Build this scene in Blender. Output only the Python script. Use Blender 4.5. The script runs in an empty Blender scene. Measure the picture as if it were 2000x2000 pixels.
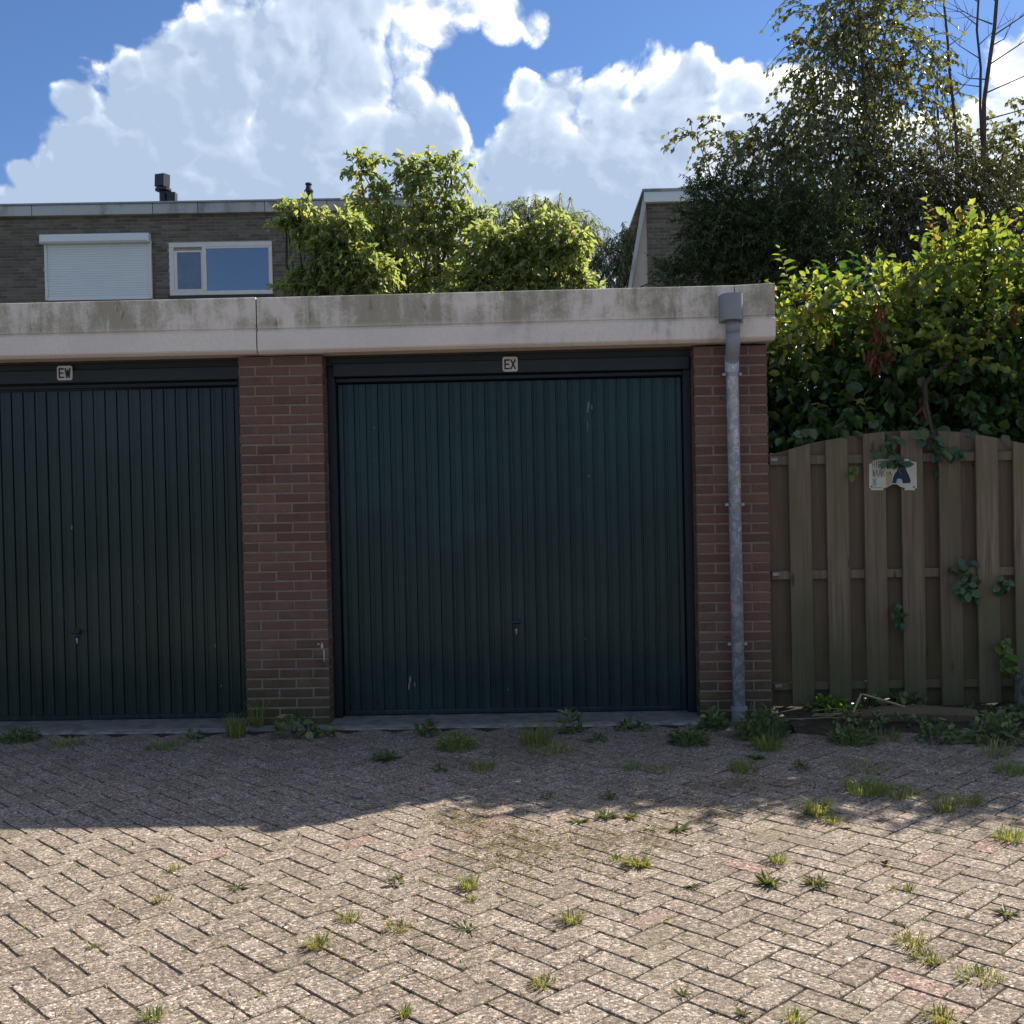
import bpy, bmesh, math, random
import numpy as np
from mathutils import Vector, Matrix

random.seed(11)
rng = np.random.default_rng(11)
SC = bpy.context.scene
COL = SC.collection

# ------------------------------------------------------------------ camera
FPX = 2150.0
CAM = Vector((0.0, -6.93, 1.434))
_psi, _pit, _rho = 0.0207, 0.0163, 0.0205
_f0 = Vector((-math.sin(_psi), math.cos(_psi), 0)); _r0 = Vector((math.cos(_psi), math.sin(_psi), 0)); _z = Vector((0, 0, 1))
FWD = _f0 * math.cos(_pit) - _z * math.sin(_pit)
_up = _z * math.cos(_pit) + _f0 * math.sin(_pit)
RIGHT = _r0 * math.cos(_rho) - _up * math.sin(_rho)
UP = _up * math.cos(_rho) + _r0 * math.sin(_rho)
cd = bpy.data.cameras.new("camera")
cam = bpy.data.objects.new("camera", cd)
COL.objects.link(cam)
M = Matrix((RIGHT, UP, -FWD)).transposed().to_4x4()
M.translation = CAM
cam.matrix_world = M
cd.sensor_width = 36.0
cd.lens = 36.0 * FPX / 2000.0
cd.clip_start = 0.05
cd.clip_end = 3000.0
SC.camera = cam


def ray(px, py):
    return RIGHT * ((px - 1000) / FPX) + UP * ((1000 - py) / FPX) + FWD


def P(px, py, Y):
    """surveyed point: where the sight line through a photo point meets the vertical plane y = Y"""
    d = ray(px, py)
    return CAM + d * ((Y - CAM.y) / d.y)


def G(px, py, z=0.0):
    d = ray(px, py)
    return CAM + d * ((z - CAM.z) / d.z)


# ------------------------------------------------------------------ world, sun, exposure
SUN_EL, SUN_AZ = math.radians(39.9), math.radians(50.0)      # azimuth from +Y towards +X
SUNDIR = Vector((math.sin(SUN_AZ) * math.cos(SUN_EL), math.cos(SUN_AZ) * math.cos(SUN_EL), math.sin(SUN_EL)))

SC.view_settings.view_transform = 'Standard'
SC.view_settings.look = 'None'
SC.view_settings.gamma = 1.0
SC.view_settings.use_curve_mapping = False
SC.view_settings.exposure = 0.86
SC.cycles.max_bounces = 8
SC.cycles.diffuse_bounces = 4
SC.cycles.glossy_bounces = 3
SC.cycles.transmission_bounces = 5


class NT:
    """small helper for building node trees"""
    def __init__(self, tree):
        self.t = tree

    def n(self, kind, props=None, **ins):
        nd = self.t.nodes.new(kind)
        for k, v in (props or {}).items():
            setattr(nd, k, v)
        for k, v in ins.items():
            key = int(k[1:]) if k[0] == 'i' and k[1:].isdigit() else k.replace('_', ' ')
            self.put(nd.inputs[key], v)
        return nd

    def put(self, sock, v):
        if isinstance(v, bpy.types.NodeSocket):
            self.t.links.new(v, sock)
        elif isinstance(v, bpy.types.Node):
            self.t.links.new(v.outputs[0], sock)
        else:
            sock.default_value = v

    def math(self, op, a, b=0.0, c=0.0, clamp=False):
        return self.n('ShaderNodeMath', {'operation': op, 'use_clamp': clamp}, i0=a, i1=b, i2=c).outputs[0]

    def vmath(self, op, a, b=None, scale=None):
        nd = self.n('ShaderNodeVectorMath', {'operation': op}, i0=a)
        if b is not None:
            self.put(nd.inputs[1], b)
        if scale is not None:
            self.put(nd.inputs['Scale'], scale)
        return nd.outputs['Value'] if op in ('DISTANCE', 'LENGTH', 'DOT_PRODUCT') else nd.outputs['Vector']

    def mix(self, f, a, b, blend='MIX'):
        nd = self.n('ShaderNodeMix', {'data_type': 'RGBA', 'blend_type': blend})
        self.put(nd.inputs[0], f); self.put(nd.inputs[6], a); self.put(nd.inputs[7], b)
        return nd.outputs[2]

    def noise(self, vec, scale, detail=4.0, rough=0.55, dist=0.0, dim='3D'):
        nd = self.n('ShaderNodeTexNoise', {'noise_dimensions': dim}, Scale=scale, Detail=detail, Roughness=rough, Distortion=dist)
        if vec is not None:
            self.put(nd.inputs['Vector'], vec)
        return nd

    def ramp(self, f, stops, interp='LINEAR'):
        nd = self.t.nodes.new('ShaderNodeValToRGB')
        cr = nd.color_ramp
        cr.interpolation = interp
        while len(cr.elements) < len(stops):
            cr.elements.new(0.5)
        for e, (p, c) in zip(cr.elements, stops):
            e.position = p
            e.color = c if len(c) == 4 else (*c, 1)
        self.put(nd.inputs[0], f)
        return nd.outputs[0]

    def smooth(self, v, lo, hi, a=0.0, b=1.0):
        return self.n('ShaderNodeMapRange', {'interpolation_type': 'SMOOTHSTEP', 'clamp': True}, i0=v, i1=lo, i2=hi, i3=a, i4=b).outputs[0]


def g3(v):
    return (v, v, v, 1.0)


world = bpy.data.worlds.new("World")
SC.world = world
world.use_nodes = True
wt = world.node_tree
wt.nodes.clear()

# cumulus field over the whole dome: the banks seen over the roofs are laid out by direction,
# the rest of the sky carries the same kind of cloud
CLOUDS = [  # photo x, y, radius (2000 px survey): the big bank
    (640, -40, 190), (480, 70, 130), (420, 190, 150), (300, 270, 150), (210, 330, 130), (150, 205, 55),
    (255, 140, 50), (330, 130, 70), (560, 200, 170), (690, 150, 95), (740, 290, 140), (835, 262, 80), (600, 330, 190),
    (300, 400, 200), (110, 430, 150), (20, 345, 40), (0, 460, 130), (470, 430, 190), (760, 400, 150), (780, 190, 45),
    (700, 20, 95), (770, -5, 60), (840, -35, 60), (375, 90, 60), (130, 300, 55),
    # the second bank
    (1085, 190, 75), (1030, 165, 40), (1060, 260, 100), (1190, 200, 75), (1345, 165, 62), (1310, 235, 110), (1215, 260, 110),
    (1460, 205, 70), (1560, 240, 110), (1120, 340, 140), (1000, 340, 85), (950, 390, 90), (1280, 350, 190), (1480, 360, 180),
    (1660, 330, 140), (1150, 460, 160), (930, 440, 90), (1800, 330, 120), (2010, 90, 85), (1950, 300, 150), (1750, 480, 180), (1950, 500, 190),
]
WISPS = [(800, 30, 90), (890, 5, 85), (970, 20, 75), (1030, 35, 50), (795, 120, 60), (840, 70, 60), (960, 60, 40)]

wn_ = NT(wt)
tc = wn_.n('ShaderNodeTexCoord').outputs['Generated']
tosun = (SUNDIR - ray(800, 250).normalized() * SUNDIR.dot(ray(800, 250).normalized())).normalized()
bgp = bpy.data.node_groups.new("billows", 'ShaderNodeTree')
bgp.interface.new_socket(name="Vector", in_out='INPUT', socket_type='NodeSocketVector')
bgp.interface.new_socket(name="Value", in_out='OUTPUT', socket_type='NodeSocketFloat')
cn = NT(bgp)
gi = bgp.nodes.new('NodeGroupInput'); go = bgp.nodes.new('NodeGroupOutput')
def cells(scale):
    vo = cn.n('ShaderNodeTexVoronoi', {'feature': 'F1', 'voronoi_dimensions': '3D'}, Vector=gi.outputs[0], Scale=scale)
    return vo.outputs['Distance']
def puff(scale, amp):
    d = cells(scale)
    return cn.math('MULTIPLY_ADD', cn.math('MULTIPLY', d, d), -1.5 * amp, amp * 0.5)
bb = puff(15.0, 0.36)
bb = cn.math('ADD', bb, puff(36.0, 0.24))
bb = cn.math('ADD', bb, puff(85.0, 0.12))
bb = cn.math('ADD', bb, cn.math('MULTIPLY_ADD', cn.noise(gi.outputs[0], 110.0, 4.0, 0.6).outputs['Fac'], 0.30, -0.15))
bgp.links.new(bb, go.inputs[0])
def billows(vec):
    g = wt.nodes.new('ShaderNodeGroup'); g.node_tree = bgp
    wn_.put(g.inputs[0], vec)
    return g.outputs[0]
warp = wn_.noise(tc, 9.0, 1.0, 0.5).outputs['Color']
warp = wn_.vmath('SCALE', wn_.vmath('SUBTRACT', warp, (0.5, 0.5, 0.5)), scale=0.050)
v1 = wn_.vmath('ADD', tc, warp)
acc = None
for (x, y, r) in CLOUDS:
    c = ray(x, y).normalized()
    rr = (ray(x + r * 1.0, y).normalized() - c).length
    val = wn_.math('MULTIPLY_ADD', wn_.vmath('DISTANCE', v1, tuple(c)), -1.0 / rr, 1.0)
    acc = val if acc is None else wn_.math('MAXIMUM', acc, val)
wacc = None
for (x, y, r) in WISPS:
    c = ray(x, y).normalized()
    rr = (ray(x + r, y).normalized() - c).length
    val = wn_.math('MULTIPLY_ADD', wn_.vmath('DISTANCE', v1, tuple(c)), -1.0 / rr, 1.0)
    wacc = val if wacc is None else wn_.math('MAXIMUM', wacc, val)
wnz = wn_.noise(v1, 30.0, 6.0, 0.66, 0.4).outputs['Fac']
wacc = wn_.math('SUBTRACT', wn_.math('MULTIPLY', wn_.smooth(wacc, -0.35, 0.7), wnz), 0.24)
# the rest of the dome carries the same kind of cloud
farm = wn_.smooth(wn_.vmath('DISTANCE', tc, tuple(FWD)), 0.66, 0.95)
gen = wn_.noise(wn_.vmath('ADD', tc, (5.4, 2.2, 0.3)), 3.0, 2.0, 0.5).outputs['Fac']
gen = wn_.math('MULTIPLY_ADD', gen, 5.0, -2.8)
gen = wn_.math('ADD', gen, wn_.math('MULTIPLY_ADD', farm, 6.0, -6.0))
acc = wn_.math('MAXIMUM', acc, gen)
B0 = billows(v1)
B1 = billows(wn_.vmath('ADD', v1, tuple(tosun * 0.013)))
F0 = wn_.math('ADD', acc, B0)
cmask = wn_.math('MAXIMUM', wn_.smooth(F0, -0.03, 0.24), wn_.math('MULTIPLY', wn_.smooth(wacc, 0.0, 0.26), 0.92))
relief = wn_.math('SUBTRACT', B0, B1)
thick = wn_.smooth(F0, 0.03, 0.75)
low = wn_.noise(tc, 5.5, 3.0, 0.55).outputs['Fac']
sepz = wn_.n('ShaderNodeSeparateXYZ', None, i0=tc)
shade = wn_.math('MULTIPLY_ADD', relief, wn_.smooth(thick, 0.15, 0.9, 2.8, 0.85), 0.90)
shade = wn_.math('ADD', shade, wn_.math('MULTIPLY', thick, -0.46))
shade = wn_.math('ADD', shade, wn_.math('MULTIPLY_ADD', low, 1.7, -0.85))
shade = wn_.math('ADD', shade, wn_.smooth(sepz.outputs['Z'], 0.20, 0.48, -0.22, 0.10))
# parts of a bank that lie nearer the sun are the brighter ones
shade = wn_.math('ADD', shade, wn_.smooth(wn_.vmath('DOT_PRODUCT', tc, tuple(SUNDIR)), 0.50, 0.86, -0.42, 0.16))
ccol = wn_.ramp(shade, [(0.0, (3.6, 4.5, 6.0)), (0.40, (5.3, 6.2, 7.6)), (0.72, (8.3, 8.7, 9.2)), (1.0, (14.0, 14.0, 13.8))])
sky = wn_.n('ShaderNodeTexSky', {'sky_type': 'NISHITA', 'sun_disc': False, 'sun_elevation': SUN_EL, 'sun_rotation': SUN_AZ,
                                 'air_density': 1.0, 'dust_density': 0.3, 'ozone_density': 3.0})
skyc = wn_.mix(1.0, sky.outputs[0], (0.62, 0.77, 1.0, 1), 'MULTIPLY')
wcol = wn_.mix(cmask, skyc, ccol)
bg = wn_.n('ShaderNodeBackground', None, Color=wcol, Strength=0.072)
world.cycles.sampling_method = 'MANUAL'
world.cycles.sample_map_resolution = 512
wo = wn_.n('ShaderNodeOutputWorld', None, Surface=bg)

sl = bpy.data.lights.new("sun", 'SUN')
sl.energy = 5.0
sl.angle = math.radians(0.53)
sl.color = (1.0, 0.925, 0.80)
sun = bpy.data.objects.new("sun", sl)
COL.objects.link(sun)
sun.rotation_euler = (-SUNDIR).to_track_quat('-Z', 'Y').to_euler()
sun.location = (8, 8, 14)

# ------------------------------------------------------------------ object helpers
WL = {}                     # world location of every object (no rotations on parents)


def tag(o, label=None, cat=None, group=None, kind=None):
    if label: o['label'] = label
    if cat: o['category'] = cat
    if group: o['group'] = group
    if kind: o['kind'] = kind
    return o


def link(o, loc=(0, 0, 0), parent=None):
    COL.objects.link(o)
    loc = Vector(loc)
    WL[o.name] = loc.copy()
    if parent is not None:
        o.parent = parent
        o.location = loc - WL[parent.name]
    else:
        o.location = loc
    return o


def thing(name, loc, label, cat, group=None):
    return tag(link(bpy.data.objects.new(name, None), loc), label, cat, group)


def mesh_data(name, verts, faces, m=None, smooth=False):
    me = bpy.data.meshes.new(name)
    verts = np.asarray(verts, dtype=np.float32)
    if isinstance(faces, np.ndarray):
        k = faces.shape[1]
        me.vertices.add(len(verts)); me.vertices.foreach_set('co', verts.ravel())
        me.loops.add(faces.size); me.loops.foreach_set('vertex_index', faces.astype(np.int32).ravel())
        me.polygons.add(len(faces)); me.polygons.foreach_set('loop_start', np.arange(0, faces.size, k, dtype=np.int32))
        me.update(calc_edges=True)
        me.validate()
    else:
        me.from_pydata([tuple(map(float, v)) for v in verts], [], faces)
        me.update()
    if m:
        me.materials.append(m)
    if smooth:
        me.polygons.foreach_set('use_smooth', [True] * len(me.polygons))
    return me


def add(name, verts, faces, m, parent=None, smooth=False, loc=None):
    """one mesh object whose geometry is given in world space"""
    verts = np.asarray(verts, dtype=np.float64)
    if loc is None:
        loc = (verts.min(0) + verts.max(0)) / 2 if parent is not None else np.array([*((verts.min(0) + verts.max(0)) / 2)[:2], verts[:, 2].min()])
    loc = np.asarray(loc, dtype=np.float64)
    return link(bpy.data.objects.new(name, mesh_data(name, verts - loc, faces, m, smooth)), loc, parent)


def inst(name, me, loc, parent=None):
    return link(bpy.data.objects.new(name, me), loc, parent)


class MB:
    """collects shapes into one mesh"""
    def __init__(self):
        self.v = []; self.f = []

    def raw(self, v, f):
        o = len(self.v)
        self.v += [tuple(p) for p in v]
        self.f += [tuple(i + o for i in q) for q in f]
        return self

    def box(self, x0, x1, y0, y1, z0, z1, c=0.0):
        if c <= 0:
            v = [(x, y, z) for x in (x0, x1) for y in (y0, y1) for z in (z0, z1)]
            return self.raw(v, [(0, 1, 3, 2), (4, 6, 7, 5), (0, 4, 5, 1), (2, 3, 7, 6), (0, 2, 6, 4), (1, 5, 7, 3)])
        # chamfered on the faces one sees: front (y0) edges
        v = [(x0, y1, z0), (x1, y1, z0), (x1, y1, z1), (x0, y1, z1),
             (x0, y0 + c, z0), (x1, y0 + c, z0), (x1, y0 + c, z1), (x0, y0 + c, z1),
             (x0 + c, y0, z0 + c), (x1 - c, y0, z0 + c), (x1 - c, y0, z1 - c), (x0 + c, y0, z1 - c)]
        f = [(3, 2, 1, 0), (0, 1, 5, 4), (1, 2, 6, 5), (2, 3, 7, 6), (3, 0, 4, 7),
             (4, 5, 9, 8), (5, 6, 10, 9), (6, 7, 11, 10), (7, 4, 8, 11), (8, 9, 10, 11)]
        return self.raw(v, f)

    def extrude_x(self, prof, x0, x1, lift=None):
        """closed (y, z) profile run along x"""
        n = len(prof)
        a = [(x0, y, z) for y, z in prof]
        b = [(x1, y, z + (lift(y, z) if lift else 0)) for y, z in prof]
        f = [(i, (i + 1) % n, n + (i + 1) % n, n + i) for i in range(n)]
        return self.raw(a + b, f + [tuple(range(n))[::-1], tuple(range(n, 2 * n))])

    def prism(self, pts, y0, y1):
        """outline in (x, z) given depth from y0 to y1"""
        n = len(pts)
        v = [(x, y0, z) for x, z in pts] + [(x, y1, z) for x, z in pts]
        f = [tuple(range(n)), tuple(range(n, 2 * n))[::-1]] + [(i, n + i, n + (i + 1) % n, (i + 1) % n) for i in range(n)]
        return self.raw(v, f)

    def tube(self, pts, rad, sides=8, cap=True):
        pts = [Vector(p) for p in pts]
        n = len(pts)
        if not hasattr(rad, '__len__'):
            rad = [rad] * n
        t0 = (pts[1] - pts[0]).normalized()
        a = Vector((1, 0, 0)) if abs(t0.x) < 0.8 else Vector((0, 1, 0))
        v = []
        for i, p in enumerate(pts):
            t = (pts[min(i + 1, n - 1)] - pts[max(i - 1, 0)]).normalized()
            a = (a - t * a.dot(t)).normalized(); b_ = t.cross(a)
            for k in range(sides):
                th = 2 * math.pi * k / sides
                v.append(p + (a * math.cos(th) + b_ * math.sin(th)) * rad[i])
        f = []
        for i in range(n - 1):
            for k in range(sides):
                f.append((i * sides + k, i * sides + (k + 1) % sides, (i + 1) * sides + (k + 1) % sides, (i + 1) * sides + k))
        if cap:
            f += [tuple(range(sides))[::-1], tuple(range((n - 1) * sides, n * sides))]
        return self.raw(v, f)

    def obj(self, name, m, parent=None, smooth=False, loc=None):
        o = add(name, self.v, self.f, m, parent, smooth, loc)
        return o


# ------------------------------------------------------------------ materials
def mat(name):
    m = bpy.data.materials.new(name)
    m.use_nodes = True
    t = m.node_tree
    t.nodes.clear()
    N = NT(t)
    N.out = t.nodes.new('ShaderNodeOutputMaterial')
    N.pos = N.n('ShaderNodeNewGeometry').outputs['Position']
    return m, N


def rnd(N):
    """a random number for each piece: island inside a joined mesh, object for single pieces"""
    isl = N.n('ShaderNodeNewGeometry').outputs['Random Per Island']
    ob = N.n('ShaderNodeObjectInfo').outputs['Random']
    return N.math('FRACT', N.math('ADD', isl, ob))


def bsdf(N, color, rough=0.8, spec=0.3, bump=None, bump_s=0.3, bump_d=0.01, **kw):
    b = N.n('ShaderNodeBsdfPrincipled', None, Base_Color=color, Roughness=rough)
    b.inputs['Specular IOR Level'].default_value = spec
    for k, v in kw.items():
        N.put(b.inputs[k.replace('_', ' ')], v)
    if bump is not None:
        bn = N.n('ShaderNodeBump', None, Strength=bump_s, Distance=bump_d, Height=bump)
        N.put(b.inputs['Normal'], bn.outputs[0])
    N.put(N.out.inputs['Surface'], b.outputs[0])
    return b


def scaled(N, v, s):
    return N.vmath('MULTIPLY', v, s)


def m_brick(name, stops, moss=0.0, rough=0.9, var=0.25):
    m, N = mat(name)
    r = rnd(N)
    c = N.ramp(r, stops)
    n1 = N.noise(N.pos, 55, 5, 0.65).outputs['Fac']
    n2 = N.noise(N.pos, 9, 4, 0.6).outputs['Fac']
    c = N.mix(var, c, N.ramp(n1, [(0.3, g3(0.25)), (0.7, g3(0.9))]), 'OVERLAY')
    c = N.mix(N.smooth(n2, 0.5, 0.75, 0, 0.45), c, (0.07, 0.045, 0.035, 1))
    if moss:
        z = N.n('ShaderNodeSeparateXYZ', None, i0=N.pos).outputs['Z']
        mk = N.math('MULTIPLY', N.smooth(N.math('ADD', z, N.math('MULTIPLY', n2, -0.9)), -0.5, 0.10, 1, 0), moss)
        c = N.mix(mk, c, (0.055, 0.058, 0.026, 1))
    bsdf(N, c, rough, 0.2, N.math('ADD', n1, n2), 0.5, 0.004)
    return m


M_BRICK = m_brick("red_brick", [(0.0, (0.122, 0.068, 0.049)), (0.2, (0.146, 0.077, 0.054)), (0.6, (0.160, 0.086, 0.060)), (0.85, (0.180, 0.102, 0.072)), (1.0, (0.138, 0.083, 0.063))], 0.9)
M_HBRICK = m_brick("brown_brick", [(0.0, (0.105, 0.090, 0.070)), (0.5, (0.140, 0.120, 0.094)), (1.0, (0.185, 0.160, 0.125))], 0.0)


def m_plain(name, col, rough=0.7, spec=0.3, nscale=12, namt=0.25, bump=0.15, dark=0.6, **kw):
    m, N = mat(name)
    n1 = N.noise(N.pos, nscale, 6, 0.6).outputs['Fac']
    n2 = N.noise(N.pos, nscale * 9, 4, 0.6).outputs['Fac']
    c0 = (*col, 1)
    c = N.mix(N.smooth(n1, 0.35, 0.72, 0, namt * 2), c0, tuple(x * dark for x in col) + (1,))
    c = N.mix(namt * 0.6, c, N.ramp(n2, [(0.3, g3(0.3)), (0.7, g3(0.75))]), 'OVERLAY')
    bsdf(N, c, rough, spec, n2, bump, 0.003, **kw)
    return m


M_MORTAR = m_plain("mortar", (0.25, 0.20, 0.155), 0.95, 0.1)
M_HMORTAR = m_plain("house_mortar", (0.40, 0.355, 0.285), 0.95, 0.1)
M_DARKWOOD = m_plain("black_painted_wood", (0.016, 0.022, 0.022), 0.5, 0.4, 7, 0.3)
M_FRAME = m_plain("door_frame_paint", (0.008, 0.012, 0.018), 0.45, 0.4, 7, 0.2)
M_THRESH = None
M_WHITEPAINT = m_plain("white_frame_paint", (0.74, 0.70, 0.62), 0.5, 0.35, 6, 0.10, 0.05, 0.75)
M_SHUTTER = m_plain("shutter_white", (0.74, 0.78, 0.76), 0.45, 0.35, 3, 0.08, 0.03, 0.85)
M_ZINC = None
M_PVC = m_plain("grey_plastic", (0.26, 0.265, 0.27), 0.4, 0.4, 9, 0.15, 0.03, 0.75)
M_BLACK = m_plain("black_metal", (0.018, 0.02, 0.026), 0.45, 0.5, 8, 0.3)
M_STEEL = m_plain("dull_steel", (0.30, 0.30, 0.29), 0.4, 0.5, 30, 0.3, 0.1, 0.5, Metallic=0.8)
M_ROOF = m_plain("bitumen_roof", (0.06, 0.06, 0.058), 0.9, 0.2, 5, 0.3)
M_HFASCIA = None
M_RENDER = m_plain("beige_render", (0.50, 0.44, 0.36), 0.85, 0.2, 5, 0.15)
M_SOIL = m_plain("dark_soil", (0.060, 0.048, 0.036), 0.95, 0.1, 20, 0.5, 0.8)
M_JOINT = m_plain("joint_sand", (0.052, 0.043, 0.030), 0.95, 0.1, 25, 0.4, 0.6)
M_BARK = m_plain("bark", (0.075, 0.055, 0.042), 0.95, 0.15, 14, 0.5, 0.7)
M_BIRCHBARK = m_plain("pale_bark", (0.17, 0.14, 0.12), 0.9, 0.15, 10, 0.5, 0.4, 0.4)
M_REDBARK = m_plain("reddish_bark", (0.13, 0.085, 0.072), 0.9, 0.15, 10, 0.4, 0.4, 0.5)
M_STRAW = m_plain("straw", (0.36, 0.27, 0.15), 0.8, 0.2, 12, 0.3, 0.1, 0.6)
M_PLATE = m_plain("cream_enamel", (0.62, 0.57, 0.50), 0.45, 0.4, 30, 0.25, 0.1, 0.55)
M_LETTER = m_plain("black_letter", (0.018, 0.015, 0.013), 0.5, 0.3, 20, 0.2)
M_CREAM = m_plain("aged_plastic_sign", (0.55, 0.51, 0.40), 0.5, 0.35, 22, 0.22, 0.1, 0.7)
M_SIGNBLUE = m_plain("faded_blue_print", (0.018, 0.026, 0.06), 0.55, 0.3, 20, 0.2)
M_SIGNTAN = m_plain("faded_tan_print", (0.42, 0.30, 0.16), 0.55, 0.3, 20, 0.2)
M_SIGNLETTER = m_plain("worn_letter", (0.20, 0.175, 0.13), 0.6, 0.3, 60, 0.4)
M_SIGNPALE = m_plain("pale_grey_print", (0.42, 0.43, 0.44), 0.55, 0.3, 20, 0.2)


def m_concrete_fascia():
    m, N = mat("weathered_fascia_concrete")
    x = N.n('ShaderNodeSeparateXYZ', None, i0=N.pos)
    st = N.vmath('MULTIPLY', N.pos, (13.0, 2.0, 1.6))
    streak = N.noise(st, 1.0, 6, 0.62).outputs['Fac']
    blot = N.noise(N.pos, 6.0, 7, 0.66, 0.4).outputs['Fac']
    fine = N.noise(N.pos, 60, 5, 0.65).outputs['Fac']
    wide = N.noise(N.pos, 1.6, 3, 0.5).outputs['Fac']
    base = N.mix(N.smooth(fine, 0.3, 0.7), (0.74, 0.635, 0.535, 1), (0.82, 0.715, 0.605, 1))
    base = N.mix(N.smooth(wide, 0.4, 0.65, 0, 0.4), base, (0.64, 0.56, 0.485, 1))
    hz = N.smooth(x.outputs['Z'], 2.465, 2.53)                       # the upper block holds the algae
    s = N.math('ADD', N.math('MULTIPLY', streak, 0.55), N.math('MULTIPLY', blot, 0.55))
    s = N.math('ADD', s, N.math('MULTIPLY', N.math('SUBTRACT', wide, 0.5), 0.55))
    up = N.math('MULTIPLY', N.smooth(N.math('ADD', s, N.math('MULTIPLY_ADD', fine, 0.34, -0.17)), 0.40, 0.68), hz)
    base = N.mix(N.math('MULTIPLY', up, 0.78), base, (0.285, 0.250, 0.158, 1))
    sp = N.math('MULTIPLY', N.smooth(N.noise(N.vmath('MULTIPLY', N.pos, (30, 8, 9)), 1.0, 6, 0.7, 0.5).outputs['Fac'], 0.57, 0.68), up)
    base = N.mix(N.math('MULTIPLY', sp, 0.6), base, (0.11, 0.115, 0.075, 1))
    lo = N.math('MULTIPLY', N.smooth(s, 0.56, 0.72), N.smooth(x.outputs['X'], -0.6, 0.4))
    base = N.mix(N.math('MULTIPLY', lo, 0.45), base, (0.25, 0.23, 0.195, 1))
    pale = N.smooth(N.noise(N.vmath('MULTIPLY', N.pos, (22, 4, 5)), 1.0, 6, 0.7, 0.8).outputs['Fac'], 0.63, 0.68)
    base = N.mix(N.math('MULTIPLY', pale, 0.65), base, (0.68, 0.63, 0.56, 1))
    bsdf(N, base, 0.85, 0.2, N.math('ADD', fine, blot), 0.25, 0.004)
    return m


def m_house_fascia():
    m, N = mat("grey_stained_panel")
    r = rnd(N)
    st = N.noise(N.vmath('MULTIPLY', N.pos, (3.0, 3, 1.2)), 1.0, 5, 0.6).outputs['Fac']
    c = N.ramp(r, [(0.0, (0.36, 0.37, 0.34)), (0.5, (0.45, 0.46, 0.43)), (1.0, (0.50, 0.51, 0.48))])
    c = N.mix(N.smooth(st, 0.45, 0.65, 0, 0.75), c, (0.20, 0.195, 0.165, 1))
    bsdf(N, c, 0.6, 0.3)
    return m


def m_zinc():
    m, N = mat("galvanised_zinc")
    v = N.n('ShaderNodeTexVoronoi', {'feature': 'F1'}, Vector=N.vmath('ADD', N.pos, N.vmath('SCALE', N.noise(N.pos, 14, 3).outputs['Color'], scale=0.10)), Scale=42.0)
    c1 = N.ramp(N.n('ShaderNodeSeparateColor', None, i0=v.outputs['Color']).outputs[0], [(0.0, (0.36, 0.385, 0.41)), (0.55, (0.47, 0.49, 0.51)), (0.8, (0.58, 0.60, 0.61)), (1.0, (0.74, 0.75, 0.75))])
    n = N.noise(N.pos, 11, 5, 0.6).outputs['Fac']
    c = N.mix(N.smooth(n, 0.45, 0.7, 0, 0.5), c1, (0.33, 0.35, 0.37, 1))
    z = N.n('ShaderNodeSeparateXYZ', None, i0=N.pos).outputs['Z']
    bsdf(N, c, 0.5, 0.4, Metallic=0.35)
    return m


def m_door(name, col, col2):
    m, N = mat(name)
    st = N.noise(N.vmath('MULTIPLY', N.pos, (26, 26, 0.8)), 1.0, 5, 0.6).outputs['Fac']
    bl = N.noise(N.pos, 1.3, 3, 0.5).outputs['Fac']
    fine = N.noise(N.pos, 70, 4, 0.6).outputs['Fac']
    c = N.mix(N.smooth(st, 0.42, 0.72), (*col, 1), (*col2, 1))
    c = N.mix(N.smooth(bl, 0.40, 0.7, 0, 0.5), c, tuple(v * 1.7 for v in col2) + (1,))
    # small scars where the paint has gone to primer
    sc = N.smooth(N.noise(N.vmath('MULTIPLY', N.pos, (14, 14, 4)), 1.0, 5, 0.75, 0.7).outputs['Fac'], 0.745, 0.765)
    c = N.mix(N.math('MULTIPLY', sc, 0.7), c, (0.25, 0.27, 0.26, 1))
    rg = N.math('MULTIPLY_ADD', st, 0.25, 0.14)
    z = N.n('ShaderNodeSeparateXYZ', None, i0=N.pos).outputs['Z']
    dust = N.math('MULTIPLY', N.smooth(N.math('ADD', z, N.math('MULTIPLY', N.math('SUBTRACT', fine, 0.5), 0.7)), 0.0, 0.30, 1, 0), 0.35)
    c = N.mix(dust, c, (0.045, 0.043, 0.036, 1))
    spk = N.smooth(N.noise(N.pos, 120, 2, 0.5).outputs['Fac'], 0.74, 0.78, 0, 0.5)
    c = N.mix(spk, c, (0.09, 0.095, 0.09, 1))
    bsdf(N, c, rg, 0.33, N.noise(N.vmath('MULTIPLY', N.pos, (6, 6, 2.2)), 1.0, 3).outputs['Fac'], 0.30, 0.02)
    return m


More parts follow.
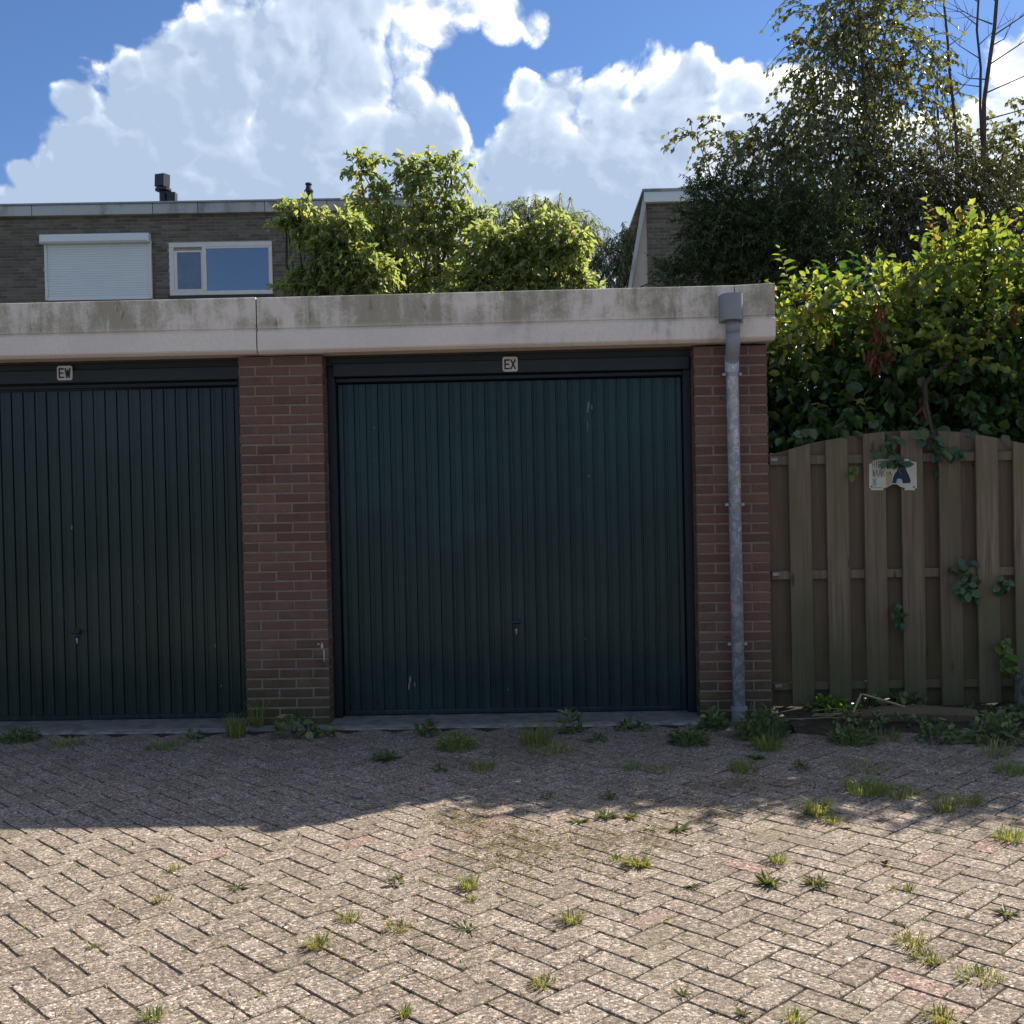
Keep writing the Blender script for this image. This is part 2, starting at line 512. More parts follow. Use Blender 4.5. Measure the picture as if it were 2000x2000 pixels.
def m_paver():
    m, N = mat("exposed_aggregate_paver")
    r = rnd(N)
    base = N.ramp(r, [(0.0, (0.240, 0.196, 0.160)), (0.3, (0.285, 0.234, 0.192)), (0.62, (0.315, 0.261, 0.215)), (0.93, (0.335, 0.280, 0.231)), (0.96, (0.325, 0.246, 0.205)), (1.0, (0.33, 0.230, 0.195))])
    wv = N.vmath('ADD', N.pos, N.vmath('SCALE', N.noise(N.pos, 160, 2).outputs['Color'], scale=0.004))
    vo = N.n('ShaderNodeTexVoronoi', {'feature': 'F1'}, Vector=wv, Scale=125.0)
    g = N.n('ShaderNodeSeparateColor', None, i0=vo.outputs['Color'])
    vo2 = N.n('ShaderNodeTexVoronoi', {'feature': 'F1'}, Vector=wv, Scale=360.0)
    g2 = N.n('ShaderNodeSeparateColor', None, i0=vo2.outputs['Color'])
    sp = N.ramp(g.outputs[0], [(0.0, g3(0.30)), (0.35, g3(0.62)), (0.70, g3(1.0)), (0.88, g3(1.35)), (1.0, g3(2.1))])
    sp2 = N.ramp(g2.outputs[0], [(0.0, g3(0.6)), (0.6, g3(1.0)), (1.0, g3(1.35))])
    c = N.mix(1.0, N.mix(1.0, base, sp, 'MULTIPLY'), sp2, 'MULTIPLY')
    warm = N.mix(N.smooth(g.outputs[1], 0.75, 0.95, 0, 0.35), c, (0.40, 0.25, 0.17, 1))
    big = N.noise(N.pos, 1.1, 5, 0.6).outputs['Fac']
    mid = N.noise(N.pos, 7.0, 5, 0.62).outputs['Fac']
    c = N.mix(N.smooth(big, 0.52, 0.72, 0, 0.40), warm, (0.20, 0.178, 0.115, 1))       # thin moss film
    c = N.mix(N.smooth(mid, 0.52, 0.72, 0, 0.42), c, (0.15, 0.128, 0.102, 1))
    rs = N.vmath('ADD', N.pos, N.n('ShaderNodeCombineXYZ', None, i0=N.math('MULTIPLY', r, 31.0), i1=N.math('MULTIPLY', r, 17.0)).outputs[0])
    own = N.noise(rs, 13.0, 4, 0.6).outputs['Fac']                                      # wear differing from stone to stone
    c = N.mix(N.smooth(own, 0.45, 0.7, 0, 0.38), c, (0.19, 0.155, 0.115, 1))
    c = N.mix(N.smooth(own, 0.28, 0.42, 0.22, 0), c, (0.48, 0.42, 0.34, 1))
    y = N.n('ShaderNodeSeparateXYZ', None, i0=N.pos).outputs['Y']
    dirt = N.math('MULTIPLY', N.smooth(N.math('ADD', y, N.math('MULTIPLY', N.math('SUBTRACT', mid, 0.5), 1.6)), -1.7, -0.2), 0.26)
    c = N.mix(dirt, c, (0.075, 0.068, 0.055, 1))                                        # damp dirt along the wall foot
    h = N.math('ADD', N.math('SUBTRACT', 1.0, vo.outputs['Distance']), N.math('MULTIPLY', g.outputs[0], 0.5))
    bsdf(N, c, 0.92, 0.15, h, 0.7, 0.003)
    return m


def m_wood(name, c1, c2, c3):
    m, N = mat(name)
    r = rnd(N)
    off = N.n('ShaderNodeCombineXYZ', None, i0=N.math('MULTIPLY', r, 7.0), i1=0.0, i2=N.math('MULTIPLY', r, 3.0)).outputs[0]
    p = N.vmath('ADD', N.pos, off)
    gr = N.noise(N.vmath('MULTIPLY', p, (46, 46, 1.6)), 1.0, 6, 0.62, 0.8).outputs['Fac']
    bl = N.noise(N.vmath('MULTIPLY', p, (4, 4, 1.5)), 1.0, 4, 0.55).outputs['Fac']
    c = N.mix(N.smooth(gr, 0.3, 0.7), (*c1, 1), (*c2, 1))
    c = N.mix(N.smooth(bl, 0.4, 0.68, 0, 0.75), c, (*c3, 1))
    c = N.mix(N.math('MULTIPLY', r, 0.5), c, tuple(v * 0.55 for v in c1) + (1,))
    kn = N.n('ShaderNodeTexVoronoi', {'feature': 'F1'}, Vector=N.vmath('MULTIPLY', p, (7.5, 7.5, 2.1)), Scale=1.0)
    c = N.mix(N.smooth(kn.outputs['Distance'], 0.05, 0.12, 0.7, 0), c, (0.035, 0.024, 0.018, 1))
    z = N.n('ShaderNodeSeparateXYZ', None, i0=N.pos).outputs['Z']
    gm = N.math('MULTIPLY', N.smooth(N.math('ADD', z, N.math('MULTIPLY', bl, -0.8)), -0.3, 0.45, 1, 0), 0.6)
    c = N.mix(gm, c, (0.06, 0.065, 0.028, 1))
    bsdf(N, c, 0.88, 0.15, gr, 0.45, 0.004)
    return m


def m_leaf(name, stops, trans=0.45, rough=0.45, spec=0.35, tint=(1.25, 1.15, 0.45)):
    m, N = mat(name)
    r = rnd(N)
    c = N.ramp(r, stops)
    n = N.noise(N.pos, 40, 3).outputs['Fac']
    c = N.mix(0.25, c, N.ramp(n, [(0.3, g3(0.3)), (0.7, g3(0.7))]), 'OVERLAY')
    b = N.n('ShaderNodeBsdfPrincipled', None, Base_Color=c, Roughness=rough)
    b.inputs['Specular IOR Level'].default_value = spec
    t = N.n('ShaderNodeBsdfTranslucent', None, Color=N.mix(1.0, c, (*tint, 1), 'MULTIPLY'))
    mx = N.n('ShaderNodeMixShader', None, i0=trans, i1=b.outputs[0], i2=t.outputs[0])
    N.put(N.out.inputs['Surface'], mx.outputs[0])
    return m


M_FASCIA = m_concrete_fascia()
M_HFASCIA = m_house_fascia()
M_ZINC = m_zinc()
M_DOOR = m_door("dark_green_gloss_paint", (0.004, 0.025, 0.026), (0.008, 0.034, 0.032))
M_DOORGREY = m_door("dark_grey_green_gloss_paint", (0.009, 0.021, 0.018), (0.017, 0.029, 0.023))
M_PAVER = m_paver()
M_FENCE = m_wood("weathered_fence_wood", (0.155, 0.112, 0.072), (0.285, 0.212, 0.138), (0.170, 0.148, 0.082))
M_FENCEDARK = m_wood("darker_fence_wood", (0.150, 0.104, 0.070), (0.225, 0.152, 0.104), (0.150, 0.134, 0.080))
M_LOG = m_wood("rotting_red_timber", (0.20, 0.115, 0.088), (0.28, 0.165, 0.125), (0.15, 0.10, 0.078))
M_THRESH = m_plain("worn_concrete", (0.20, 0.19, 0.175), 0.9, 0.2, 9, 0.45, 0.5, 0.45)
M_THRESHEDGE = m_plain("pale_worn_concrete", (0.27, 0.255, 0.23), 0.9, 0.2, 14, 0.45, 0.5, 0.45)
M_STONE = m_plain("grey_stone", (0.22, 0.21, 0.19), 0.85, 0.2, 30, 0.4, 0.4)
M_MOSSY = m_plain('mossy_concrete', (0.15, 0.145, 0.115), 0.95, 0.1, 26, 0.6, 0.8, 0.35)
M_PAINTSCAR = m_plain("white_paint_splash", (0.55, 0.53, 0.48), 0.7, 0.2, 40, 0.3)
M_GLASS, _N = mat("reflecting_window_glass")
_b = bsdf(_N, (0.02, 0.025, 0.04, 1), 0.02, 1.0)
_b.inputs['IOR'].default_value = 2.0
M_GLASSDIM, _N = mat("obscured_window_glass")
_c = _N.mix(_N.noise(_N.pos, 3.0, 3).outputs['Fac'], (0.16, 0.165, 0.17, 1), (0.03, 0.035, 0.05, 1))
_b = bsdf(_N, _c, 0.05, 0.8)
_b.inputs['IOR'].default_value = 1.7

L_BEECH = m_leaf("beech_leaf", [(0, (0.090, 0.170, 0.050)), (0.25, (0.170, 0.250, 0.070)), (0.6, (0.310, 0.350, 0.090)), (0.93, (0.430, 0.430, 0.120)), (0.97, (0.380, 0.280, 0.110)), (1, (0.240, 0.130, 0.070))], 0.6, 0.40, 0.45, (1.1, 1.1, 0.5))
L_DARKBEECH = m_leaf("shaded_hedge_leaf", [(0, (0.030, 0.075, 0.028)), (0.5, (0.058, 0.125, 0.036)), (1, (0.100, 0.170, 0.042))], 0.4, 0.35, 0.5)  # darker copy of the hedge leaf, shade of the lower hedge put into its colour
L_DOGWOOD = m_leaf("mid_green_leaf", [(0.0, (0.045, 0.128, 0.033)), (1.0, (0.090, 0.195, 0.045))], 0.45, 0.35, 0.5)
L_IVY = m_leaf("ivy_leaf", [(0, (0.022, 0.062, 0.022)), (0.6, (0.042, 0.095, 0.028)), (1, (0.075, 0.130, 0.034))], 0.25, 0.32, 0.55)
L_IVYLIGHT = m_leaf("young_ivy_leaf", [(0.0, (0.078, 0.156, 0.026)), (1.0, (0.156, 0.234, 0.039))], 0.45, 0.4, 0.45)
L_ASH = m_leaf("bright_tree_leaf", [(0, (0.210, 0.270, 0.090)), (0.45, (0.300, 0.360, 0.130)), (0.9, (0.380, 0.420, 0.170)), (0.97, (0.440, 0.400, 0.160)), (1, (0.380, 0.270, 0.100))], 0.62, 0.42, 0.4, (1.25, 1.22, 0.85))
L_WILLOW = m_leaf("willow_leaf", [(0, (0.260, 0.320, 0.170)), (1, (0.350, 0.410, 0.240))], 0.4, 0.5, 0.3)
L_BIRCH = m_leaf("birch_leaf", [(0, (0.120, 0.145, 0.065)), (0.6, (0.200, 0.225, 0.100)), (1, (0.280, 0.285, 0.120))], 0.42, 0.38, 0.45)
L_YEW = m_leaf("yew_needle", [(0, (0.036, 0.075, 0.030)), (0.7, (0.075, 0.125, 0.043)), (1, (0.180, 0.210, 0.060))], 0.15, 0.5, 0.3)
L_CYPRESS = m_leaf("cypress_spray", [(0, (0.060, 0.078, 0.034)), (0.7, (0.120, 0.135, 0.052)), (1, (0.220, 0.210, 0.070))], 0.18, 0.5, 0.3)
L_GRASS = m_leaf("grass_blade", [(0, (0.130, 0.200, 0.050)), (0.6, (0.210, 0.280, 0.075)), (0.9, (0.290, 0.310, 0.100)), (1, (0.480, 0.400, 0.200))], 0.5, 0.5, 0.3)
L_PALEGRASS = m_leaf("yellowing_grass_blade", [(0.0, (0.149, 0.189, 0.047)), (0.5, (0.230, 0.257, 0.074)), (1.0, (0.446, 0.365, 0.162))], 0.3, 0.6, 0.2)
L_SUNGRASS = m_leaf("sunlit_grass_blade", [(0.0, (0.14, 0.19, 0.06)), (0.5, (0.23, 0.27, 0.10)), (0.85, (0.33, 0.33, 0.15)), (1.0, (0.48, 0.40, 0.22))], 0.45, 0.5, 0.3)  # paler copy of the grass colour, sunlight painted in for the sunlit tufts
L_ROSETTE = m_leaf("grey_green_rosette_leaf", [(0.0, (0.09, 0.12, 0.055)), (0.6, (0.17, 0.20, 0.10)), (1.0, (0.30, 0.30, 0.17))], 0.35, 0.5, 0.3)
L_WEED = m_leaf("weed_leaf", [(0, (0.075, 0.130, 0.045)), (0.7, (0.145, 0.200, 0.075)), (1, (0.260, 0.280, 0.130))], 0.35, 0.45, 0.4)
L_DRY = m_leaf("dry_straw", [(0.0, (0.240, 0.180, 0.090)), (0.6, (0.360, 0.290, 0.150)), (1.0, (0.220, 0.240, 0.080))], 0.25, 0.7, 0.2, (1, 1, 0.8))
L_BROWN = m_leaf("brown_dead_leaf", [(0.0, (0.100, 0.040, 0.022)), (0.6, (0.170, 0.075, 0.040)), (1.0, (0.220, 0.110, 0.050))], 0.3, 0.7, 0.2, (1.2, 0.9, 0.6))

# ------------------------------------------------------------------ foliage builders
def norm(a):
    return a / np.maximum(np.linalg.norm(a, axis=-1, keepdims=True), 1e-9)


def leaf_mesh(pos, d, up, L, W, kind='hex', fold=0.25, droop=0.15):
    """arrays of leaves: folded along the midrib, tip drooping"""
    d = norm(d)
    s = norm(np.cross(d, up)); nn = np.cross(s, d)
    L = L[:, None]; W = W[:, None]
    tip = pos + d * L - nn * L * droop
    if kind == 'dia':
        l = pos + d * L * 0.42 - s * W * 0.5 + nn * W * fold
        r = pos + d * L * 0.42 + s * W * 0.5 + nn * W * fold
        v = np.stack([pos, l, tip, r], 1).reshape(-1, 3)
        o = np.arange(len(pos))[:, None] * 4
        f = np.concatenate([o + np.array([[0, 1, 2]]), o + np.array([[0, 2, 3]])], 1).reshape(-1, 3)
        return v, f
    l1 = pos + d * L * 0.28 - s * W * 0.46 + nn * W * fold
    l2 = pos + d * L * 0.66 - s * W * 0.40 + nn * (W * fold - L * droop * 0.4)
    r1 = pos + d * L * 0.28 + s * W * 0.46 + nn * W * fold
    r2 = pos + d * L * 0.66 + s * W * 0.40 + nn * (W * fold - L * droop * 0.4)
    v = np.stack([pos, l1, l2, tip, r2, r1], 1).reshape(-1, 3)
    o = np.arange(len(pos))[:, None] * 6
    f = np.concatenate([o + np.array([[0, 1, 2, 3]]), o + np.array([[0, 3, 4, 5]])], 1).reshape(-1, 4)
    return v, f


def twig_tubes(paths, r):
    """3-sided tapering tubes along many 3-point paths (N,3,3)"""
    N_ = len(paths)
    t = norm(paths[:, 2] - paths[:, 0])
    a = norm(np.cross(t, np.array([0.31, 0.2, 0.93]))); b = np.cross(t, a)
    rings = []
    for k, rr in enumerate((r, r * 0.75, r * 0.3)):
        for j in range(3):
            th = 2 * math.pi * j / 3
            rings.append(paths[:, k] + (a * math.cos(th) + b * math.sin(th)) * rr)
    v = np.stack(rings, 1).reshape(-1, 3)
    o = np.arange(N_)[:, None] * 9
    q = []
    for k in range(2):
        for j in range(3):
            q.append([k * 3 + j, k * 3 + (j + 1) % 3, (k + 1) * 3 + (j + 1) % 3, (k + 1) * 3 + j])
    f = np.concatenate([o + np.array([x]) for x in q], 1).reshape(-1, 4)
    return v, f


def crown(blobs, n, tl, lpt, L, W, droop=0.3, up=0.3, kind='dia', shell=0.5, spread=0.8, leafdown=0.3, outw=0.8, lowcut=None, fold=0.25, sunward=0.9):
    """twigs springing from a set of ellipsoid clumps, leaves along each twig"""
    B = np.array([[*b[:3], *(b[3] if hasattr(b[3], '__len__') else (b[3],) * 3)] for b in blobs], float)
    vol = (B[:, 3] * B[:, 4] * B[:, 5]) ** 0.5
    bi = rng.choice(len(B), n, p=vol / vol.sum())
    u = norm(rng.normal(size=(n, 3)))
    rad = rng.random(n) ** shell
    s = B[bi, :3] + u * B[bi, 3:] * rad[:, None]
    if lowcut is not None:
        s[:, 2] = np.maximum(s[:, 2], lowcut + rng.random(n) * 0.15)
    d = norm(u * outw + norm(rng.normal(size=(n, 3))) * spread + np.array([0, 0, up]))
    ln = tl * (0.5 + rng.random(n))
    g = np.array([0, 0, -1.0])
    def at(t):
        t = np.asarray(t)[..., None]
        return s + d * ln[:, None] * t + g * (droop * ln)[:, None] * t * t
    paths = np.stack([at(np.zeros(n)), at(np.full(n, 0.5)), at(np.ones(n))], 1)
    t = (np.tile(np.arange(lpt), (n, 1)) + rng.random((n, lpt))) / lpt
    p = s[:, None] + d[:, None] * (ln[:, None, None] * t[..., None]) + g * (droop * ln)[:, None, None] * (t ** 2)[..., None]
    tang = norm(d[:, None] + g * (2 * droop * t)[..., None])
    ld = norm(tang * 0.7 + norm(rng.normal(size=p.shape)) * 0.9 + g * leafdown)
    lu = norm(rng.normal(size=p.shape) * 0.55 + np.array([0, 0, 0.35]) + np.array(SUNDIR) * sunward)     # leaves turn to the light
    m_ = n * lpt
    sc = 0.65 + 0.7 * rng.random(m_)
    v, f = leaf_mesh(p.reshape(-1, 3), ld.reshape(-1, 3), lu.reshape(-1, 3), L * sc, W * sc, kind, fold)
    return v, f, paths


def PB(px, py, Y, r, squash=(1, 1, 1)):
    """clump measured in the photo: centre and radius in survey px, standing at depth Y"""
    c = P(px, py, Y)
    k = (c - CAM).dot(FWD) / FPX * r
    return (c.x, c.y, c.z, (k * squash[0], k * squash[1], k * squash[2]))


def limb(m, a, b, r0, r1, sag=0.0, wob=0.06, seg=5, sides=7):
    a, b = Vector(a), Vector(b)
    pts = []
    l = (b - a).length
    for i in range(seg + 1):
        t = i / seg
        p = a.lerp(b, t)
        if 0 < i < seg:
            p += Vector((random.uniform(-1, 1), random.uniform(-1, 1), random.uniform(-0.5, 0.5))) * l * wob
        p.z += -sag * l * 4 * t * (1 - t) * 0.25
        pts.append(p)
    m.tube(pts, [r0 + (r1 - r0) * i / seg for i in range(seg + 1)], sides)
    return pts


def tree(name, base, label, cat, blobs, leafmat, bark, trunk_r, n, tl, lpt, L, W, group=None, trunk_top=None, stems=1, limbs=True, **kw):
    root = thing(name, base, label, cat, group)
    base = Vector(base)
    tm = MB()
    tops = sorted(blobs, key=lambda b: -b[2])
    top = Vector(trunk_top) if trunk_top is not None else Vector(tops[0][:3])
    trunk = limb(tm, base, top, trunk_r, trunk_r * 0.25, 0, 0.02, 8, 9)
    for k in range(stems - 1):
        b = Vector(blobs[(k * 3 + 1) % len(blobs)][:3])
        limb(tm, base + Vector((random.uniform(-.25, .25), random.uniform(-.2, .2), 0)), b, trunk_r * 0.7, trunk_r * 0.2, 0, 0.03, 7, 7)
    tm.obj('trunk', bark, root, True)
    if limbs:
        lm = MB()
        for b in blobs:
            c = Vector(b[:3])
            hgt = min(max((c.z - base.z) * 0.55, 0.2), top.z - base.z - 0.05)
            k = hgt / max(top.z - base.z, 1e-3)
            o = base.lerp(top, k)
            limb(lm, o, c, trunk_r * (0.55 - 0.3 * k), trunk_r * 0.12, 0.1, 0.05, 5, 5)
        lm.obj('branch', bark, root, True)
    v, f, paths = crown(blobs, n, tl, lpt, L, W, **kw)
    v2, f2 = twig_tubes(paths, 0.0035 + tl * 0.006)
    tw = add('twigs', v2, f2, bark, root); tag(tw, kind='stuff')
    cr = add('crown', v, f, leafmat, root)
    return root


def tuft_arrays(base, n, h, spread, bend=0.6, w=0.004):
    """grass blades: tapering bent strips"""
    base = np.asarray(base, float)
    a = rng.random(n) * 2 * math.pi
    rr = spread * np.sqrt(rng.random(n)) * 0.45
    o = base + np.stack([np.cos(a) * rr, np.sin(a) * rr, np.zeros(n)], 1)
    lean = 0.25 + bend * rng.random(n)
    a2 = a + rng.normal(size=n) * 0.6
    out = np.stack([np.cos(a2), np.sin(a2), np.zeros(n)], 1)
    hh = h * (0.45 + 0.65 * rng.random(n))
    sd = np.stack([-np.sin(a2), np.cos(a2), np.zeros(n)], 1) * w
    z = np.array([0, 0, 1.0])
    p1 = o + out * (lean * hh * 0.30)[:, None] + z * (hh * 0.55)[:, None]
    p2 = o + out * (lean * hh * 0.95)[:, None] + z * (hh * (0.98 - 0.35 * lean))[:, None]
    v = np.stack([o - sd, o + sd, p1 + sd * 0.8, p1 - sd * 0.8, p2], 1).reshape(-1, 3)
    k = np.arange(n)[:, None] * 5
    f = np.concatenate([k + np.array([[0, 1, 2]]), k + np.array([[0, 2, 3]]), k + np.array([[3, 2, 4]])], 1).reshape(-1, 3)
    return v, f


def rosette_arrays(base, n, r, w, lift=0.35, kind='hex'):
    base = np.asarray(base, float)
    a = rng.random(n) * 2 * math.pi
    el = lift * (0.3 + rng.random(n))
    d = np.stack([np.cos(a) * np.cos(el), np.sin(a) * np.cos(el), np.sin(el)], 1)
    o = base + d * (0.06 * r)
    sc = 0.3 + 0.85 * rng.random(n)
    o = o + rng.normal(size=(n, 3)) * np.array([0.12, 0.12, 0.0]) * r
    up = norm(np.array([0, 0, 1.0]) + rng.normal(size=(n, 3)) * 0.35)
    return leaf_mesh(o, d, up, r * sc, w * sc, kind, 0.12, 0.18)


def bush_arrays(base, n, r, h, L, W):
    base = np.asarray(base, float)
    u = norm(rng.normal(size=(n, 3)))
    u[:, 2] = np.abs(u[:, 2])
    p = base + u * np.array([r, r * 0.8, h]) * (0.25 + 0.75 * rng.random(n) ** 0.6)[:, None]
    d = norm(u + rng.normal(size=(n, 3)) * 0.6)
    up = norm(np.array([0, 0, 1.0]) + rng.normal(size=(n, 3)) * 0.5)
    sc = 0.6 + 0.6 * rng.random(n)
    return leaf_mesh(p, d, up, L * sc, W * sc, 'hex', 0.15, 0.2)


exec_order = None
# ------------------------------------------------------------------ the ground
def sheet(name, x0, x1, y0, y1, z, m):
    o = add(name, [(x0, y0, z), (x1, y0, z), (x1, y1, z), (x0, y1, z)], [(0, 1, 2, 3)], m, None, False, ((x0 + x1) / 2, (y0 + y1) / 2, z))
    return tag(o, kind='structure')


M_GROUND = m_plain("beaten_earth", (0.13, 0.115, 0.085), 0.95, 0.1, 3, 0.5, 0.6, 0.6)
tag(sheet('ground', -900, 900, -900, 900, -0.055, M_GROUND), 'beaten earth stretching away under and behind the garages')
pav = sheet('pavement', -6.2, 6.4, -9.0, -0.12, -0.0036, M_JOINT)
tag(pav, 'herringbone pavement of buff aggregate pavers in front of the garages')

# herringbone of pavers at 45 degrees to the wall
PW = 0.1005
c45 = math.sqrt(0.5)
pdir = np.array([c45, -c45]); qdir = np.array([c45, c45])
anchor = G(1130, 1837)
gap = 0.0026


def paver_mesh(name, tilt):
    a, b = PW - gap, PW / 2 - gap
    c = 0.0024
    J = lambda k=0.0009: random.uniform(-k, k)
    ring = []
    for (x0, y0, x1, y1, n) in ((-a, -b, a, -b, 5), (a, -b, a, b, 3), (a, b, -a, b, 5), (-a, b, -a, -b, 3)):
        for q in range(n):
            t = q / n
            x, y = x0 + (x1 - x0) * t, y0 + (y1 - y0) * t
            if q == 0:                                   # worn corners
                k = random.uniform(0.0015, 0.005)
                x -= math.copysign(k, x) * 0.7; y -= math.copysign(k, y) * 0.7
            ring.append((x + J(), y + J()))
    n = len(ring)
    top = []
    for x, y in ring:
        xx = x - math.copysign(min(c, abs(x)), x) * (abs(x) > a * 0.9); yy = y - math.copysign(min(c, abs(y)), y) * (abs(y) > b * 0.85)
        xx += J(0.0006); yy += J(0.0006)
        top.append((xx, yy, tilt[0] * xx + tilt[1] * yy + J(0.0003)))
    mid = [(x, y, -0.0028) for x, y in ring]
    low = [(x, y, -0.04) for x, y in ring]
    f = [tuple(range(n))] + [(n + i, n + (i + 1) % n, (i + 1) % n, i) for i in range(n)] + [(2 * n + i, 2 * n + (i + 1) % n, n + (i + 1) % n, n + i) for i in range(n)]
    return top + mid + low, f


PM = []
for k in range(14):
    v, f = paver_mesh('paver', (random.uniform(-.006, .006), random.uniform(-.012, .012)))
    PM.append((v, f, mesh_data('paver', v, f, M_PAVER)))
stones = []
for i in range(-110, 111):
    for j in range(-110, 111):
        s = (i + j) % 4
        if s == 0:
            ctr = np.array([i + 1.0, j + 0.5]); rot = 0
        elif s == 2:
            ctr = np.array([i + 0.5, j + 1.0]); rot = 1
        else:
            continue
        xy = np.array([anchor.x, anchor.y]) + PW * (pdir * ctr[0] + qdir * ctr[1])
        if not (-5.9 < xy[0] < 6.1 and -8.6 < xy[1] < -0.25 + (0.02 if xy[0] < 1.4 else -0.28)):
            continue
        stones.append((xy[0], xy[1], rot))


def to_px(p):
    d = Vector(p) - CAM
    w = d.dot(FWD)
    return (1000 + FPX * d.dot(RIGHT) / w, 1000 - FPX * d.dot(UP) / w, w)


vis = []
for k, (x, y, r) in enumerate(stones):
    if y < -4.4:
        continue
    px, py, w = to_px((x, y, 0))
    if 0 < px < 2000 and 0 < py < 1995:
        vis.append((w, k))
vis.sort()
single = {k for _, k in vis[:296]}
mb = MB()
for k, (x, y, r) in enumerate(stones):
    ang = -math.pi / 4 + (math.pi / 2 if r else 0) + random.gauss(0, 0.007)
    z = 0.0004 + random.gauss(0, 0.0005) + 0.0007 * math.sin(x * 1.7 + 1) * math.sin(y * 1.3)
    v, f, me = PM[random.randrange(14)]
    if k in single:
        x += random.gauss(0, 0.0011); y += random.gauss(0, 0.0011)
        o = inst('paver', me, (x, y, z), pav)
        o.rotation_euler = (0, 0, ang)
    else:
        ca, sa = math.cos(ang), math.sin(ang)
        mb.raw([(x + ca * a - sa * b_, y + sa * a + ca * b_, z + c) for a, b_, c in v], f[:17])
o = mb.obj('paving_field', M_PAVER, pav)
tag(o, kind='stuff')

# bed of soil along the fence foot
bv = []
nx, ny = 60, 10
for j in range(ny + 1):
    for i in range(nx + 1):
        x = 1.50 + 4.9 * i / nx
        y = -0.60 + 0.95 * j / ny
        e = min(j / 3.0, 1.0)
        bv.append((x, y, -0.03 + e * (0.055 + 0.03 * random.random()) + 0.012 * random.random()))
bf = [(j * (nx + 1) + i, j * (nx + 1) + i + 1, (j + 1) * (nx + 1) + i + 1, (j + 1) * (nx + 1) + i) for j in range(ny) for i in range(nx)]
soil = add('soil_bed', bv, bf, M_SOIL, None, True)
tag(soil, 'strip of dark soil along the foot of the fence', kind='structure')

# ------------------------------------------------------------------ garages
GX = {k: P(px, 1000, 0.0).x for k, px in dict(p1l=472, p1r=636, p2l=1360, p2r=1503).items()}
DW = GX['p2l'] - GX['p1r']
GX['p0r'] = GX['p1l'] - DW; GX['p0l'] = GX['p0r'] - (GX['p1r'] - GX['p1l'])
garage = thing('garage_block', (GX['p1r'], 0, 0), 'row of brick garages with dark ribbed doors under a stained concrete fascia', 'garage')
zt = [P(0, 592, -0.09).z, P(500, 579.7, -0.09).z, P(1435, 556.2, -0.09).z, P(1516, 551.5, -0.09).z]
zb = [P(0, 701, -0.09).z, P(501, 690, -0.09).z, P(1435, 666.5, -0.09).z, P(1512, 662.5, -0.09).z]
fx = [P(0, 640, -0.09).x, P(500.5, 640, -0.09).x, P(1435.5, 610, -0.09).x, P(1514.5, 606, -0.09).x]
BACK = 5.7
WALLTOP = min(zb) - 0.012


def fascia(x0, x1, zb0, zb1, zt0, zt1, name):
    def prof(b, t):
        h = t - b
        fr = [(0.10, 0.0), (-0.062, 0.0), (-0.083, 0.045), (-0.088, 0.07), (-0.088, 0.385), (-0.076, 0.398), (-0.069, 0.440), (-0.080, 0.452), (-0.083, 0.985), (-0.078, 1.0), (0.10, 1.0)]
        return [(y, b + h * q) for y, q in fr]
    a, c = prof(zb0, zt0), prof(zb1, zt1)
    n = len(a)
    m = MB()
    m.raw([(x0, y, z) for y, z in a] + [(x1, y, z) for y, z in c],
          [(i, n + i, n + (i + 1) % n, (i + 1) % n) for i in range(n)] + [tuple(range(n)), tuple(range(n, 2 * n))[::-1]])
    return m.obj(name, M_FASCIA, garage)


x_l = GX['p0l'] - 0.3
sl_ = (zt[0] - zt[1]) / (fx[0] - fx[1])
slb = (zb[0] - zb[1]) / (fx[0] - fx[1])
tag(fascia(x_l, fx[1] - 0.004, zb[0] + slb * (x_l - fx[0]), zb[1], zt[0] + sl_ * (x_l - fx[0]), zt[1], 'fascia_panel'), 'concrete fascia panel with dark algae streaks')
tag(fascia(fx[1] + 0.004, fx[2] - 0.003, zb[1] - 0.003, zb[2], zt[1] - 0.003, zt[2], 'fascia_panel'), 'long concrete fascia panel greyed by weathering')
tag(fascia(fx[2] + 0.003, fx[3], zb[2], zb[3], zt[2], zt[3], 'fascia_panel'), 'short clean concrete fascia panel')
ROOFZ = min(zt) - 0.06
MB().box(x_l, fx[3] - 0.02, 0.103, BACK, WALLTOP, ROOFZ).obj('roof', M_ROOF, garage)
for xq in (fx[1], fx[2]):
    MB().box(xq - 0.0045, xq + 0.0045, -0.058, 0.095, WALLTOP + 0.02, (zt[1] if xq == fx[1] else zt[2]) - 0.006).obj('joint_light_stop', M_DARKWOOD, garage)  # added black strip that keeps sun from leaking through the panel joint
# return of the fascia along the free side, side and back walls
MB().box(fx[3] - 0.018, fx[3] + 0.0, 0.104, BACK, zb[3], zt[3] - 0.004).obj('side_fascia', M_FASCIA, garage)

# brick pieces
BH, JO = 0.050, 0.0118
CRS = BH + JO
BM = {}


def brick_mesh(w, d, h=BH):
    key = (round(w, 4), round(d, 4), round(h, 4))
    if key not in BM:
        BM[key] = [mesh_data('brick', *(lambda m: (m.v, m.f))(MB().box(-w / 2 + random.uniform(-.001, .001), w / 2, -d / 2, d / 2, -h / 2, h / 2, 0.003)), M_BRICK) for _ in range(3)]
    return random.choice(BM[key])


